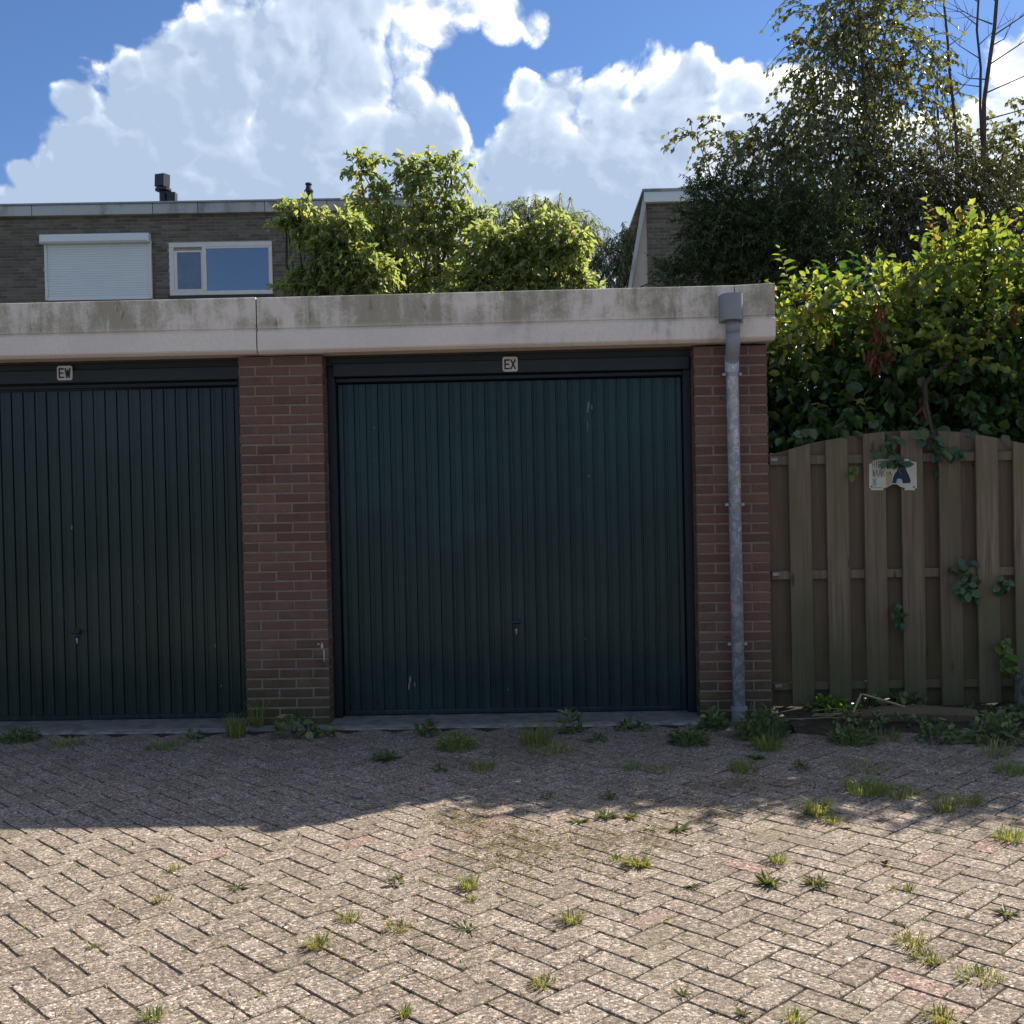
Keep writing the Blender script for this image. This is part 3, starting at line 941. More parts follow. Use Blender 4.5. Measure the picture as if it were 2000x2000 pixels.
def pillar(x0, x1, pattern_a, pattern_b, ret_side, single=True, tint=None):
    core = MB().box(x0 + 0.005, x1 - 0.005, 0.005, 0.255, -0.05, WALLTOP).obj('pillar', M_MORTAR, garage)
    ncrs = int((WALLTOP - 0.0) / CRS) + 1
    joined = MB()
    z = WALLTOP - BH / 2 - 0.004
    k = 0
    while z > -0.03:
        pat = pattern_a if k % 2 == 0 else pattern_b
        tot = sum(pat) + JO * (len(pat) - 1)
        sc_ = (x1 - x0) / tot
        x = x0
        for w in pat:
            w_ = w * sc_
            jx = random.gauss(0, 0.0012); jz = random.gauss(0, 0.0010)
            if single:
                o = inst('brick', brick_mesh(w_, 0.10), (x + w_ / 2 + jx, 0.05 + random.gauss(0, 0.0008), z + jz), core)
                o.rotation_euler = (0, random.gauss(0, 0.002), 0)
            else:
                joined.box(x, x + w_, 0.0, 0.1, z - BH / 2, z + BH / 2, 0.003)
            x += w_ + JO * sc_
        # the reveal beside the door
        for side in ret_side:
            xe = x1 if side > 0 else x0
            dy = (0.10 if k % 2 == 0 else 0.145)
            if single:
                o = inst('brick', brick_mesh(0.06, 0.25 - 0.112), (xe - side * 0.0302, 0.112 + (0.25 - 0.112) / 2, z), core)
        z -= CRS
        k += 1
    if not single:
        tag(joined.obj('bricks', M_BRICK, core), kind='stuff')
    return core


random.seed(5)
pillar(GX['p1l'], GX['p1r'], [.21, .21, .10], [.10, .21, .21], (1, -1))
pillar(GX['p2l'], GX['p2r'], [.105, .21, .105], [.21, .21], (-1,))
pillar(GX['p0l'], GX['p0r'], [.21, .21, .10], [.10, .21, .21], (1,), single=False)
MB().box(GX['p2r'] - 0.11, GX['p2r'] - 0.002, 0.26, BACK, -0.05, WALLTOP).obj('side_wall', M_BRICK, garage)
MB().box(GX['p0l'], GX['p2r'] - 0.112, BACK - 0.11, BACK, -0.05, WALLTOP).obj('back_wall', M_BRICK, garage)

DY = 0.215     # door skin


def ribbed_door(x0, x1, mt, label, lock_px, lock2):
    # lintel board and steel frame
    ztop = WALLTOP
    z_board0 = ztop - 0.124
    lm = MB()
    lm.box(x0, x1, 0.135, 0.17, ztop - 0.05, ztop)
    lm.box(x0 + 0.045, x1 - 0.012, 0.11, 0.16, z_board0, ztop - 0.040, 0.004)
    lm.obj('lintel_board', M_DARKWOOD, garage)
    fr = MB()
    zd1 = z_board0 - 0.040
    zd0 = 0.012
    fr.box(x0, x0 + 0.052, 0.150, 0.25, 0.0, ztop - 0.05, 0.004)
    fr.box(x1 - 0.050, x1, 0.150, 0.25, 0.0, ztop - 0.05, 0.004)
    fr.box(x0 + 0.053, x1 - 0.051, 0.165, 0.25, zd1 + 0.008, z_board0 - 0.004, 0.004)
    fr.obj('door_frame', M_FRAME, garage)
    dx0, dx1 = x0 + 0.056, x1 - 0.054
    leaf = MB().box(dx0, dx1, DY + 0.012, DY + 0.02, zd0, zd1).obj('garage_door', mt, garage)
    tag(leaf, label)
    # edge rails of the leaf
    for xa in (dx0, dx1 - 0.030):
        MB().box(xa, xa + 0.030, DY - 0.004, DY + 0.011, zd0 + 0.03, zd1, 0.003).obj('edge_rail', mt, leaf)
    MB().box(dx0, dx1, DY - 0.006, DY + 0.0115, zd0, zd0 + 0.028, 0.004).obj('bottom_rail', mt, leaf)
    n = 28
    a, e = dx0 + 0.032, dx1 - 0.032
    p = (e - a) / n
    m = MB()
    g = 0.007
    prof = [(g / 2, 0.012), (g / 2 + 0.003, 0.001), (p * 0.20, 0.0), (p * 0.24, 0.003), (p * 0.34, 0.003), (p * 0.38, 0.0), (p - g / 2 - 0.004, 0.001), (p - g / 2, 0.012)]
    zz0, zz1 = zd0 + 0.030, zd1 - 0.004
    v = [(x - p / 2, DY + y, z) for z in (zz0, zz1) for x, y in prof]
    q = len(prof)
    f = [(i, i + 1, q + i + 1, q + i) for i in range(q - 1)]
    ctr = np.array([0, DY, (zz0 + zz1) / 2])
    me = mesh_data('panel_strip', np.array(v) - ctr, f, mt)
    for k in range(n):
        o = inst('panel_strip', me, (a + p * (k + 0.5), DY + random.gauss(0, 0.0008), ctr[2]), leaf)
        o.rotation_euler = (0, 0, random.gauss(0, 0.012))
    # lock: black escutcheon with turned knob, key cylinder below
    c = P(*lock_px, DY)
    lk = MB()
    lk.tube([(c.x, DY + 0.004, c.z), (c.x, DY - 0.006, c.z)], [0.026, 0.024], 14)
    lk.tube([(c.x, DY - 0.006, c.z), (c.x, DY - 0.03, c.z)], 0.010, 8)
    lk.tube([(c.x - 0.028, DY - 0.034, c.z + 0.004), (c.x + 0.028, DY - 0.034, c.z + 0.002)], [0.009, 0.011], 8)
    lk.box(c.x - 0.008, c.x + 0.008, DY - 0.006, DY + 0.004, c.z - 0.07, c.z - 0.026)
    lk.obj('lock_handle', M_BLACK, leaf)
    c2 = P(*lock2, DY)
    ky = MB()
    ky.box(c2.x - 0.0055, c2.x + 0.0055, DY - 0.010, DY + 0.003, c2.z - 0.016, c2.z + 0.012, 0.002)
    ky.tube([(c2.x, DY - 0.012, c2.z + 0.012), (c2.x, DY + 0.002, c2.z + 0.012)], 0.009, 10)
    ky.obj('key_cylinder', M_STEEL, leaf)
    return leaf, z_board0, ztop


door_ex, zbo, zto = ribbed_door(GX['p1r'], GX['p2l'], M_DOOR, 'dark blue green ribbed steel door with scratched paint', (1008.7, 1215), (1008.7, 1234))
door_ew, _, _ = ribbed_door(GX['p0r'], GX['p1l'], M_DOORGREY, 'grey green ribbed steel door', (151, 1235), (151.5, 1252))
# scars in the paint of the door between the brick pillars, thin flaked patches
def splash(name, pts, parent, m, y):
    mb_ = MB()
    for (px, py, w, h) in pts:
        c = P(px, py, y)
        n = 7
        out = []
        for k in range(n):
            th = 2 * math.pi * k / n
            s = random.uniform(0.6, 1.15)
            out.append((c.x + math.cos(th) * w * s / 2 * 0.0033, c.z + math.sin(th) * h * s / 2 * 0.0033))
        mb_.prism(out, y - 0.0012, y + 0.003)
    return mb_.obj(name, m, parent)


splash('paint_scar', [(1150, 790, 5, 16), (1148, 800, 3, 20), (1156, 796, 3, 12), (1148, 835, 2, 26), (1150, 930, 3, 5), (801, 1328, 6, 16), (799, 1340, 4, 20), (810, 1336, 3, 12), (731, 835, 3, 5), (1143, 1247, 3, 4), (992, 1347, 4, 3), (730, 900, 2, 3)], door_ex, M_STONE, DY)
splash('paint_scar', [(140, 1030, 3, 12), (420, 1262, 3, 8), (432, 1340, 3, 6), (270, 1175, 3, 4)], door_ew, M_STONE, DY)
# concrete sills
for x0, x1 in ((GX['p1r'], GX['p2l']), (GX['p0r'], GX['p1l'])):
    xs = np.linspace(x0 - 0.06, x1 + 0.05, 34)
    m = MB()
    m.box(x0 + 0.002, x1 - 0.002, -0.10, 0.30, -0.05, 0.006)
    m.obj('threshold', M_THRESH, garage)
    m2 = MB()
    rows = []
    for x in xs:
        j = random.uniform(-0.018, 0.012)
        rows.append([(x, -0.098, 0.008), (x, -0.165 + j, 0.006 + random.uniform(-.003, .003)), (x, -0.200 + j * 1.4, -0.03)])
    v = [p for r in rows for p in r]
    f = [(3 * i + k, 3 * i + 3 + k, 3 * i + 4 + k, 3 * i + 1 + k) for i in range(len(xs) - 1) for k in range(2)]
    m2.raw(v, f)
    m2.obj('worn_sill_edge', M_THRESHEDGE, garage)
m = MB(); m.box(GX['p1l'] - 0.05, GX['p1r'] + 0.05, -0.17, 0.0, -0.05, -0.002, 0.004); m.obj('pillar_footing', M_THRESH, garage)

# white paint run on the brick pillar
splash('paint_run', [(629, 1262, 5, 14), (633, 1280, 3, 26), (622, 1258, 6, 3)], garage, M_PAINTSCAR, -0.001)

# stroke lettering
STROKES = {'E': [((0, 0), (0, 1)), ((0, 0), (1, 0)), ((0, .5), (.8, .5)), ((0, 1), (1, 1))], 'W': [((0, 1), (.25, 0)), ((.25, 0), (.5, .85)), ((.5, .85), (.75, 0)), ((.75, 0), (1, 1))],
           'X': [((0, 0), (1, 1)), ((0, 1), (1, 0))], 'H': [((0, 0), (0, 1)), ((1, 0), (1, 1)), ((0, .5), (1, .5))], 'I': [((.5, 0), (.5, 1))],
           'R': [((0, 0), (0, 1)), ((0, 1), (.9, .95)), ((.9, .95), (.9, .55)), ((.9, .55), (0, .5)), ((.3, .5), (1, 0))],
           'A': [((0, 0), (.5, 1)), ((.5, 1), (1, 0)), ((.2, .35), (.8, .35))], 'K': [((0, 0), (0, 1)), ((0, .45), (1, 1)), ((.25, .6), (1, 0))]}


def letter(ch, x, z, w, h, t, y, m, parent, depth=0.0016):
    mb_ = MB()
    for k, (a, b_) in enumerate(STROKES[ch]):
        A = Vector((x + a[0] * w, 0, z + a[1] * h)); B = Vector((x + b_[0] * w, 0, z + b_[1] * h))
        d = (B - A).normalized(); n = Vector((-d.z, 0, d.x)) * t / 2
        A -= d * t * 0.45; B += d * t * 0.45
        pts = [A - n, B - n, B + n, A + n]
        if (pts[1] - pts[0]).cross(pts[2] - pts[0]).y > 0:
            pts = pts[::-1]
        mb_.prism([(p.x, p.z) for p in pts], y - depth - 0.0002 * k, y + 0.0004)
    return mb_.obj('letter_' + ch.lower(), m, parent)


def number_plate(px0, px1, py0, py1, text, label, ang):
    y = 0.106
    a, b_ = P(px0, py1, y), P(px1, py0, y)
    root = thing('number_plate', ((a.x + b_.x) / 2, y, a.z), label, 'sign', 'letter plates above the garage doors')
    x0, x1, z0, z1 = a.x, b_.x, a.z, b_.z
    r = 0.014
    pts = []
    for cx, cz, t0 in ((x1 - r, z1 - r, 0), (x0 + r, z1 - r, 90), (x0 + r, z0 + r, 180), (x1 - r, z0 + r, 270)):
        for k in range(4):
            th = math.radians(t0 + 30 * k)
            pts.append((cx + r * math.cos(th), cz + r * math.sin(th)))
    MB().prism(pts[::-1], y - 0.002, y + 0.0035).obj('plate', M_PLATE, root)
    w = x1 - x0; h = z1 - z0
    lw = w * 0.27
    for k, ch in enumerate(text):
        letter(ch, x0 + w * (0.155 + 0.40 * k), z0 + h * 0.20, lw * (1.0 if ch != 'W' else 1.12), h * 0.58, 0.0090, y - 0.002, M_LETTER, root)
    return root


number_plate(112, 141, 714, 743, 'EW', 'small cream plate lettered EW above the grey green garage door', 0)
number_plate(982, 1011, 696.5, 726, 'EX', 'small cream plate lettered EX above the door between the brick pillars', 0)

# ------------------------------------------------------------------ rainwater pipe
dp = thing('downpipe', (P(1443, 1430, -0.07).x, -0.07, 0), 'galvanised rainwater pipe with grey hopper fixed to the end brick pillar', 'drainpipe')
hc = P(1429.5, 600, -0.16)
hz0, hz1 = P(1429, 626, -0.16).z, P(1429, 575, -0.16).z
hm = MB()
R_ = 0.066
pr = [(hc.x + R_ * math.cos(t), -0.165 - R_ * math.sin(t)) for t in np.linspace(0, math.pi, 13)]
pr = [(hc.x + R_, -0.092)] + pr + [(hc.x - R_, -0.092)]
n = len(pr)
inner = [(hc.x + (x - hc.x) * 0.93, min(-0.096, -0.13 + (y + 0.13) * 0.94)) for x, y in pr]
v = [(x, y, hz0) for x, y in pr] + [(x, y, hz1) for x, y in pr] + [(x, y, hz1) for x, y in inner] + [(x, y, hz0 + 0.02) for x, y in inner]
f = [(i, (i + 1) % n, n + (i + 1) % n, n + i) for i in range(n)] + [(n + i, n + (i + 1) % n, 2 * n + (i + 1) % n, 2 * n + i) for i in range(n)]
f += [(2 * n + i, 2 * n + (i + 1) % n, 3 * n + (i + 1) % n, 3 * n + i) for i in range(n)] + [tuple(range(n))[::-1], tuple(range(3 * n, 4 * n))]
hm.raw(v, f)
hm.box(hc.x - R_ - 0.004, hc.x + R_ + 0.014, -0.0915, -0.0885, hz0 - 0.006, hz1 + 0.004)
hm.obj('hopper', M_PVC, dp)
px_ = hc.x + 0.006
el = MB()
z1, z2, z3 = hz0 + 0.004, P(1434, 668, -0.13).z, P(1434, 700, -0.06).z
el.tube([(px_, -0.145, z1), (px_, -0.145, z2 + 0.05)], 0.043, 16)
el.tube([(px_, -0.145, z2 + 0.052), (px_, -0.145, z2 - 0.01), (px_, -0.128, z2 - 0.045), (px_ + 0.002, -0.098, z2 - 0.08), (px_ + 0.004, -0.078, z3 - 0.02), (px_ + 0.004, -0.072, z3 - 0.06)], [0.0445, 0.0445, 0.044, 0.0435, 0.042, 0.041], 16)
el.obj('elbow', M_PVC, dp, True)
bx = P(1443.5, 1395, -0.075)
pp = MB()
ptop = Vector((px_ + 0.004, -0.072, z3 + 0.012)); pbot = Vector((bx.x, -0.078, 0.055))
pp.tube([ptop, ptop + Vector((0, 0, -0.09)), ptop + Vector((0.001, 0, -0.10)), pbot], [0.045, 0.044, 0.0385, 0.0385], 18)
pp.obj('pipe', M_ZINC, dp, True)
for py in (731, 985, 1257):
    z = P(1440, py, -0.07).z
    t = (ptop.z - z) / (ptop.z - pbot.z)
    x = ptop.x + (pbot.x - ptop.x) * t
    bk = MB()
    bk.tube([(x, -0.075, z - 0.012), (x, -0.075, z - 0.008)], 0.0425, 16)
    bk.tube([(x, -0.075, z + 0.006), (x, -0.075, z + 0.010)], 0.0425, 16)
    bk.tube([(x, -0.075, z - 0.011), (x, -0.075, z + 0.009)], 0.0408, 16)
    bk.box(x - 0.062, x - 0.036, -0.082, -0.06, z - 0.009, z + 0.009)
    bk.box(x + 0.036, x + 0.058, -0.082, -0.06, z - 0.009, z + 0.009)
    bk.tube([(x - 0.05, -0.07, z), (x - 0.05, 0.01, z)], 0.005, 6)
    bk.obj('bracket', M_STEEL, dp)
sh = MB()
sh.tube([(bx.x, -0.078, 0.085), (bx.x, -0.078, 0.06), (bx.x, -0.078, 0.058), (bx.x, -0.078, -0.04)], [0.052, 0.052, 0.047, 0.045], 16)
sh.obj('ground_socket', M_PVC, dp)

# rusty screw plugs left in the brickwork
for px, py in ((1408, 777), (1420, 1244)):
    c = P(px, py, 0.0)
    m = MB(); m.tube([(c.x, 0.004, c.z), (c.x, -0.007, c.z)], [0.011, 0.008], 7)
    m.obj('rusty_plug', M_REDBARK, garage)

# ------------------------------------------------------------------ fence
FY = 0.03
fence = thing('wooden_fence', (P(1510, 1390, FY).x, FY, 0), 'weathered plank fence with an arched top beside the downpipe pillar', 'fence')


def arch(px):
    px = 1507 + (px - 1507) % 586 if px > 2094 else px
    xs = [1507, 1582, 1620, 1655, 1690, 1728, 1800, 1875, 1912, 1947, 2000, 2074, 2150]
    ys = [888, 866, 858.5, 852.5, 847, 843, 840, 843.5, 849, 855, 866, 888, 905]
    return float(np.interp(px, xs, ys))


def plank(px0, px1, y0, y1, m, zbot, lean=0.0):
    c = (y0 + y1) / 2
    x0, x1 = P(px0, 870, y0).x, P(px1, 870, y0).x
    xb0, xb1 = P(px0 + 9.5, 1380, y0).x, P(px1 + 9.5, 1380, y0).x
    xb0 = xb0 * 0.5 + x0 * 0.5; xb1 = xb1 * 0.5 + x1 * 0.5
    n = 3
    top = []
    for k in range(n):
        q = px0 + (px1 - px0) * k / (n - 1)
        top.append((x0 + (x1 - x0) * k / (n - 1), P(q, arch(q), y0).z))
    pts = [(xb0, zbot), (xb1, zbot)] + top[::-1]
    mb_ = MB().prism(pts, y0, y1)
    bm = bmesh.new()
    vs = [bm.verts.new(p) for p in mb_.v]
    for q in mb_.f:
        bm.faces.new([vs[i] for i in q])
    bmesh.ops.bevel(bm, geom=bm.edges[:], offset=0.003, segments=1, affect='EDGES')
    me = bpy.data.meshes.new('plank')
    ctr = Vector(((x0 + x1) / 2, c, 0.8))
    bmesh.ops.translate(bm, verts=bm.verts[:], vec=-ctr)
    bmesh.ops.recalc_face_normals(bm, faces=bm.faces[:])
    bm.to_mesh(me); bm.free()
    me.materials.append(m)
    o = link(bpy.data.objects.new('plank', me), ctr, fence)
    o.rotation_euler = (random.gauss(0, 0.003), 0, random.gauss(0, 0.02))
    return o


fronts = [(1539.5 + 73.2 * k, 1582.5 + 73.2 * k) for k in range(0, 17)]
for k, (a, b_) in enumerate(fronts):
    plank(a, b_, FY, FY + 0.018, M_FENCE, 0.05 + random.uniform(-0.012, 0.015))
for k in range(17):
    a = 1504 + 73.2 * k
    plank(a - (7 if k == 0 else 0), a + 43, FY + 0.055, FY + 0.072, M_FENCEDARK, 0.035 + random.uniform(-0.01, 0.015))
xr0, xr1 = P(1506, 1000, FY).x, P(2745, 1000, FY).x
for py0, py1 in ((888.5, 906), (1114, 1131), (1332, 1348)):
    z0, z1 = P(1620, py1, FY).z, P(1620, py0, FY).z
    MB().box(xr0, xr1, FY + 0.0215, FY + 0.050, z0, z1, 0.003).obj('rail', M_FENCE, fence)
for px, py in ((1509, 898), (1513, 1122), (1518, 1340)):
    c = P(px, py, FY + 0.015)
    m = MB(); m.tube([(c.x, FY + 0.030, c.z), (c.x, FY + 0.012, c.z)], 0.010, 8); m.box(c.x - 0.012, c.x + 0.03, FY + 0.016, FY + 0.020, c.z - 0.008, c.z + 0.010)
    m.obj('fixing_bolt', M_STEEL, fence)
# rough concrete post stub at the far plank
pc = P(1993, 1395, -0.10)
pst = thing('concrete_post', (pc.x + 0.03, -0.10, 0), 'rough grey concrete post stub standing before the last fence plank', 'post')
m = MB(); zt_ = P(1993, 1318, -0.1).z
m.tube([(pc.x + 0.03, -0.10, -0.05), (pc.x + 0.028, -0.10, zt_ * 0.5), (pc.x + 0.03, -0.10, zt_ - 0.012), (pc.x + 0.03, -0.10, zt_)], [0.062, 0.060, 0.058, 0.048], 10)
m.obj('shaft', M_MOSSY, pst)
m = MB(); m.tube([(pc.x + 0.03, -0.10, zt_ - 0.002), (pc.x + 0.03, -0.10, zt_ + 0.03)], [0.012, 0.010], 6)
m.obj('steel_pin', M_STEEL, pst)

# ------------------------------------------------------------------ warning sign
SY = FY - 0.004
def sp(u, v):       # from the enlarged survey of the sign (13.8 x) to the fence plane
    p = P(1680 + u / 13.8, 860 + v / 13.8, SY)
    return (p.x, p.z)


s0 = P(1745, 957, SY)
sign = thing('dog_warning_sign', (s0.x, SY, s0.z), 'broken cream sign with worn HIER WAAK IK lettering and dark dog print on the fence', 'sign')
outl = [(245, 640), (320, 620), (330, 560), (520, 500), (1300, 500), (1330, 560), (1520, 590), (1530, 1285), (1480, 1300), (1465, 1345), (1200, 1345), (1175, 1285), (1110, 1255), (1060, 1235), (1000, 1185), (870, 1180), (720, 1268), (640, 1280), (610, 1345), (300, 1345), (290, 1300), (245, 1285)]
MB().prism([sp(*q) for q in outl][::-1], SY, SY + 0.004).obj('board', M_CREAM, sign)
dog = [(860, 1160), (885, 1010), (930, 900), (1000, 820), (1030, 700), (1100, 650), (1200, 660), (1240, 800), (1310, 940), (1365, 1090), (1340, 1150), (1150, 1160), (1120, 1050), (1060, 1030), (990, 1050), (975, 1160)]
MB().prism([sp(*q) for q in dog][::-1], SY - 0.0012, SY + 0.001).obj('dog_print', M_SIGNBLUE, sign)
MB().prism([sp(*q) for q in [(985, 1165), (995, 1060), (1060, 1040), (1112, 1060), (1135, 1160)]][::-1], SY - 0.0007, SY + 0.001).obj('pale_print', M_SIGNPALE, sign)
MB().prism([sp(*q) for q in [(705, 1255), (685, 850), (800, 830), (870, 900), (850, 1165)]][::-1], SY - 0.0008, SY + 0.001).obj('tan_print', M_SIGNTAN, sign)
for row, (txt, u0, v0, v1, du, lw) in enumerate((('HIER', 335, 570, 735, 78, 56), ('WAAK', 335, 790, 975, 84, 64), ('IK', 325, 1040, 1220, 62, 46))):
    for k, ch in enumerate(txt):
        a = sp(u0 + du * k, v1); b_ = sp(u0 + du * k + lw, v0)
        letter(ch, a[0], a[1], b_[0] - a[0], b_[1] - a[1], 0.0042, SY, M_SIGNLETTER, sign, 0.0008)
sm = MB()
for u in range(345, 600, 26):
    a = sp(u, 1290); b_ = sp(u + 15, 1262)
    sm.prism([(a[0], a[1]), (b_[0], a[1]), (b_[0], b_[1]), (a[0], b_[1])], SY - 0.0008, SY + 0.001)
sm.obj('small_print', M_SIGNLETTER, sign)
for u, v in ((1390, 655), (310, 1245), (1445, 1255), (1178, 1298)):
    a = sp(u, v)
    m = MB(); m.tube([(a[0], SY + 0.002, a[1]), (a[0], SY - 0.003, a[1])], [0.006, 0.005], 8)
    m.obj('screw', M_BLACK, sign)

# ------------------------------------------------------------------ houses behind
HA = math.radians(1.9)
H0 = Vector((P(0, 500, 13.2).x, 13.2, 0))
hu = Vector((math.cos(HA), math.sin(HA), 0)); hn = Vector((math.sin(HA), -math.cos(HA), 0))


def PH(px, py, off=0.0):
    """(s, z) on the house front (or a plane `off` in front of it)"""
    d = ray(px, py)
    t = ((H0 + hn * off - CAM).dot(hn)) / d.dot(hn)
    p = CAM + d * t
    return ((p - H0).dot(hu), p.z)


house = thing('terrace_house', H0 + hu * 3.2, 'flat roofed brown brick house with roller shutter behind the garages', 'house')


class HMB(MB):
    """shapes given as (s along the front, out from the front, z)"""
    def obj(self, name, m, parent, smooth=False, loc=None):
        self.v = [tuple(H0 + hu * s - hn * o + Vector((0, 0, z))) for s, o, z in self.v]
        return MB.obj(self, name, m, parent, smooth, loc)


s_l = PH(-260, 500)[0]; s_r = PH(850, 500)[0]
z_wt = PH(300, 420)[1]; z_ft = PH(300, 396.5)[1]
hw = HMB(); hw.box(s_l, s_r, 0.004, 7.0, -0.05, z_wt + 0.02); wall = hw.obj('wall', M_HMORTAR, house)
# windows
wa = PH(333, 578); wb = PH(531, 471.5)
sa = PH(91, 588); sb = PH(296, 470)
holes = [(sa[0], sb[0], sa[1], sb[1]), (wa[0], wb[0], wa[1], wb[1])]
hb = HMB()
cand = []
zc = z_wt - 0.033
row = 0
while zc > 4.55:
    s = s_l + (0.11 if row % 2 else 0.0) + 0.02 * random.random()
    while s < s_r - 0.1:
        x0, x1 = s + 0.005, s + 0.215
        for (h0, h1, k0, k1) in holes:
            if k0 - 0.03 < zc < k1 + 0.03:
                if x0 < h1 and x1 > h0:
                    if x0 < h0 - 0.05: x1 = h0 - 0.004
                    elif x1 > h1 + 0.05: x0 = h1 + 0.004
                    else: x1 = x0
        if x1 - x0 > 0.03:
            cand.append((x0, x1, zc))
        s += 0.22
    zc -= 0.062
    row += 1
HBM = {}
mid_s = PH(310, 500)[0]
cand.sort(key=lambda c: abs(0.5 * (c[0] + c[1]) - mid_s) + 0.2 * abs(c[2] - 5.8))
R3 = Matrix.Rotation(HA, 3, 'Z')
for k, (x0, x1, z) in enumerate(cand):
    if k < 296:
        w = round(x1 - x0, 2)
        if w not in HBM:
            HBM[w] = mesh_data('brick', *(lambda m: (m.v, m.f))(MB().box(-w / 2, w / 2, -0.005, 0.03, -0.0255, 0.0255, 0.002)), M_HBRICK)
        o = inst('brick', HBM[w], H0 + hu * ((x0 + x1) / 2) + hn * random.uniform(0, 0.002) + Vector((0, 0, z)), wall)
        o.rotation_euler = (0, 0, HA)
    else:
        hb.box(x0, x1, -0.005, 0.02, z - 0.0255, z + 0.0255)
tag(hb.obj('brick_courses', M_HBRICK, wall), kind='stuff')
# fascia panels along the roof edge
edges = [s_l, PH(66, 410)[0], PH(301, 406)[0], PH(389, 404)[0], PH(519, 400)[0], PH(640, 400)[0], s_r]
for a, b_ in zip(edges[:-1], edges[1:]):
    m = HMB(); m.box(a + 0.006, b_ - 0.006, -0.10, 0.0, z_wt, z_ft - 0.032, 0.004); m.obj('fascia_panel', M_HFASCIA, house)
m = HMB(); m.box(s_l, s_r + 0.05, -0.125, 0.15, z_ft - 0.03, z_ft); m.obj('roof_edge_strip', M_STEEL, house)
m = HMB(); m.box(s_l, s_r, 0.155, 7.0, z_wt + 0.023, z_ft - 0.04); roof = m.obj('roof', M_ROOF, house)
# roller shutter
s0_, z0_ = PH(91, 588); s1_, z1_ = PH(296, 458)
m = HMB(); m.box(s0_, s1_, -0.03, 0.0, z0_, z1_ - 0.12); shut = m.obj('roller_shutter', M_SHUTTER, house)
m = HMB(); m.box(s0_ - 0.05, s1_ - 0.01, -0.17, -0.001, z1_ - 0.165, z1_, 0.03); m.obj('shutter_box', M_SHUTTER, shut)
for a in (s0_, s1_ - 0.05):
    m = HMB(); m.box(a, a + 0.05, -0.062, -0.032, z0_, z1_ - 0.168, 0.004); m.obj('guide_rail', M_WHITEPAINT, shut)
nsl = 22
hs = (z1_ - 0.172 - z0_ - 0.03) / nsl
for k in range(nsl):
    z = z0_ + 0.03 + hs * k
    m = HMB()
    m.raw([(s0_ + .052, -0.034, z), (s1_ - .052, -0.034, z), (s1_ - .052, -0.040, z + hs * .25), (s0_ + .052, -0.040, z + hs * .25), (s1_ - .052, -0.040, z + hs * .80), (s0_ + .052, -0.040, z + hs * .80), (s1_ - .052, -0.034, z + hs * .93), (s0_ + .052, -0.034, z + hs * .93)],
          [(0, 1, 2, 3), (3, 2, 4, 5), (5, 4, 6, 7)])
    m.obj('slat', M_SHUTTER, shut)
m = HMB(); m.box(s0_ + .052, s1_ - .052, -0.05, -0.031, z0_, z0_ + 0.028); m.obj('bottom_bar', M_SHUTTER, shut)
# window
m = HMB(); s0_, s1_, z0_, z1_ = wa[0], wb[0], wa[1], wb[1]
ft = 0.085
m.box(s0_, s1_, -0.03, 0.0, z1_ - ft, z1_, 0.004)
m.box(s0_, s1_, -0.03, 0.0, z0_, z0_ + ft * 0.9, 0.004)
m.box(s0_, s0_ + ft, -0.029, 0.0, z0_ + ft * .9 + .001, z1_ - ft - .001, 0.004)
m.box(s1_ - ft * .75, s1_, -0.029, 0.0, z0_ + ft * .9 + .001, z1_ - ft - .001, 0.004)
ms0, ms1 = PH(395.6, 520)[0], PH(404, 520)[0]
m.box(ms0, ms1, -0.032, 0.0, z0_ + ft * .9 + .001, z1_ - ft - .001, 0.004)
win = m.obj('window', M_WHITEPAINT, house)
m = HMB(); i0, i1 = s0_ + ft + 0.002, ms0 - 0.002
k0, k1 = z0_ + ft * .9 + .003, z1_ - ft - .06
sf = 0.055
m.box(i0, i1, -0.022, 0.0, k0, k0 + sf * .6, .003); m.box(i0, i1, -0.022, 0.0, k1 - sf * .6, k1, .003)
m.box(i0, i0 + sf, -0.021, 0.0, k0 + sf * .6 + .001, k1 - sf * .6 - .001, .003); m.box(i1 - sf * .4, i1, -0.021, 0.0, k0 + sf * .6 + .001, k1 - sf * .6 - .001, .003)
m.obj('casement', M_WHITEPAINT, win)
m = HMB(); m.box(i0 + sf * .9, i1 - sf * .3, -0.010, -0.004, k0 + sf * .5, k1 - sf * .5); m.obj('pane', M_GLASSDIM, win)
m = HMB(); m.box(ms1 + .002, s1_ - ft * .75 - .002, -0.012, -0.004, z0_ + ft * .9, z1_ - ft - .03); m.obj('pane', M_GLASS, win)
m = HMB(); m.box(ms1 + .002, s1_ - ft * .75 - .002, -0.026, 0.0, z1_ - ft - .032, z1_ - ft - .002); m.obj('glazing_bead', M_WHITEPAINT, win)
m = HMB(); m.box(s0_ - .03, s1_ + .02, -0.05, 0.0, z0_ - .06, z0_ - .004); m.obj('window_sill', M_BLACK, win)
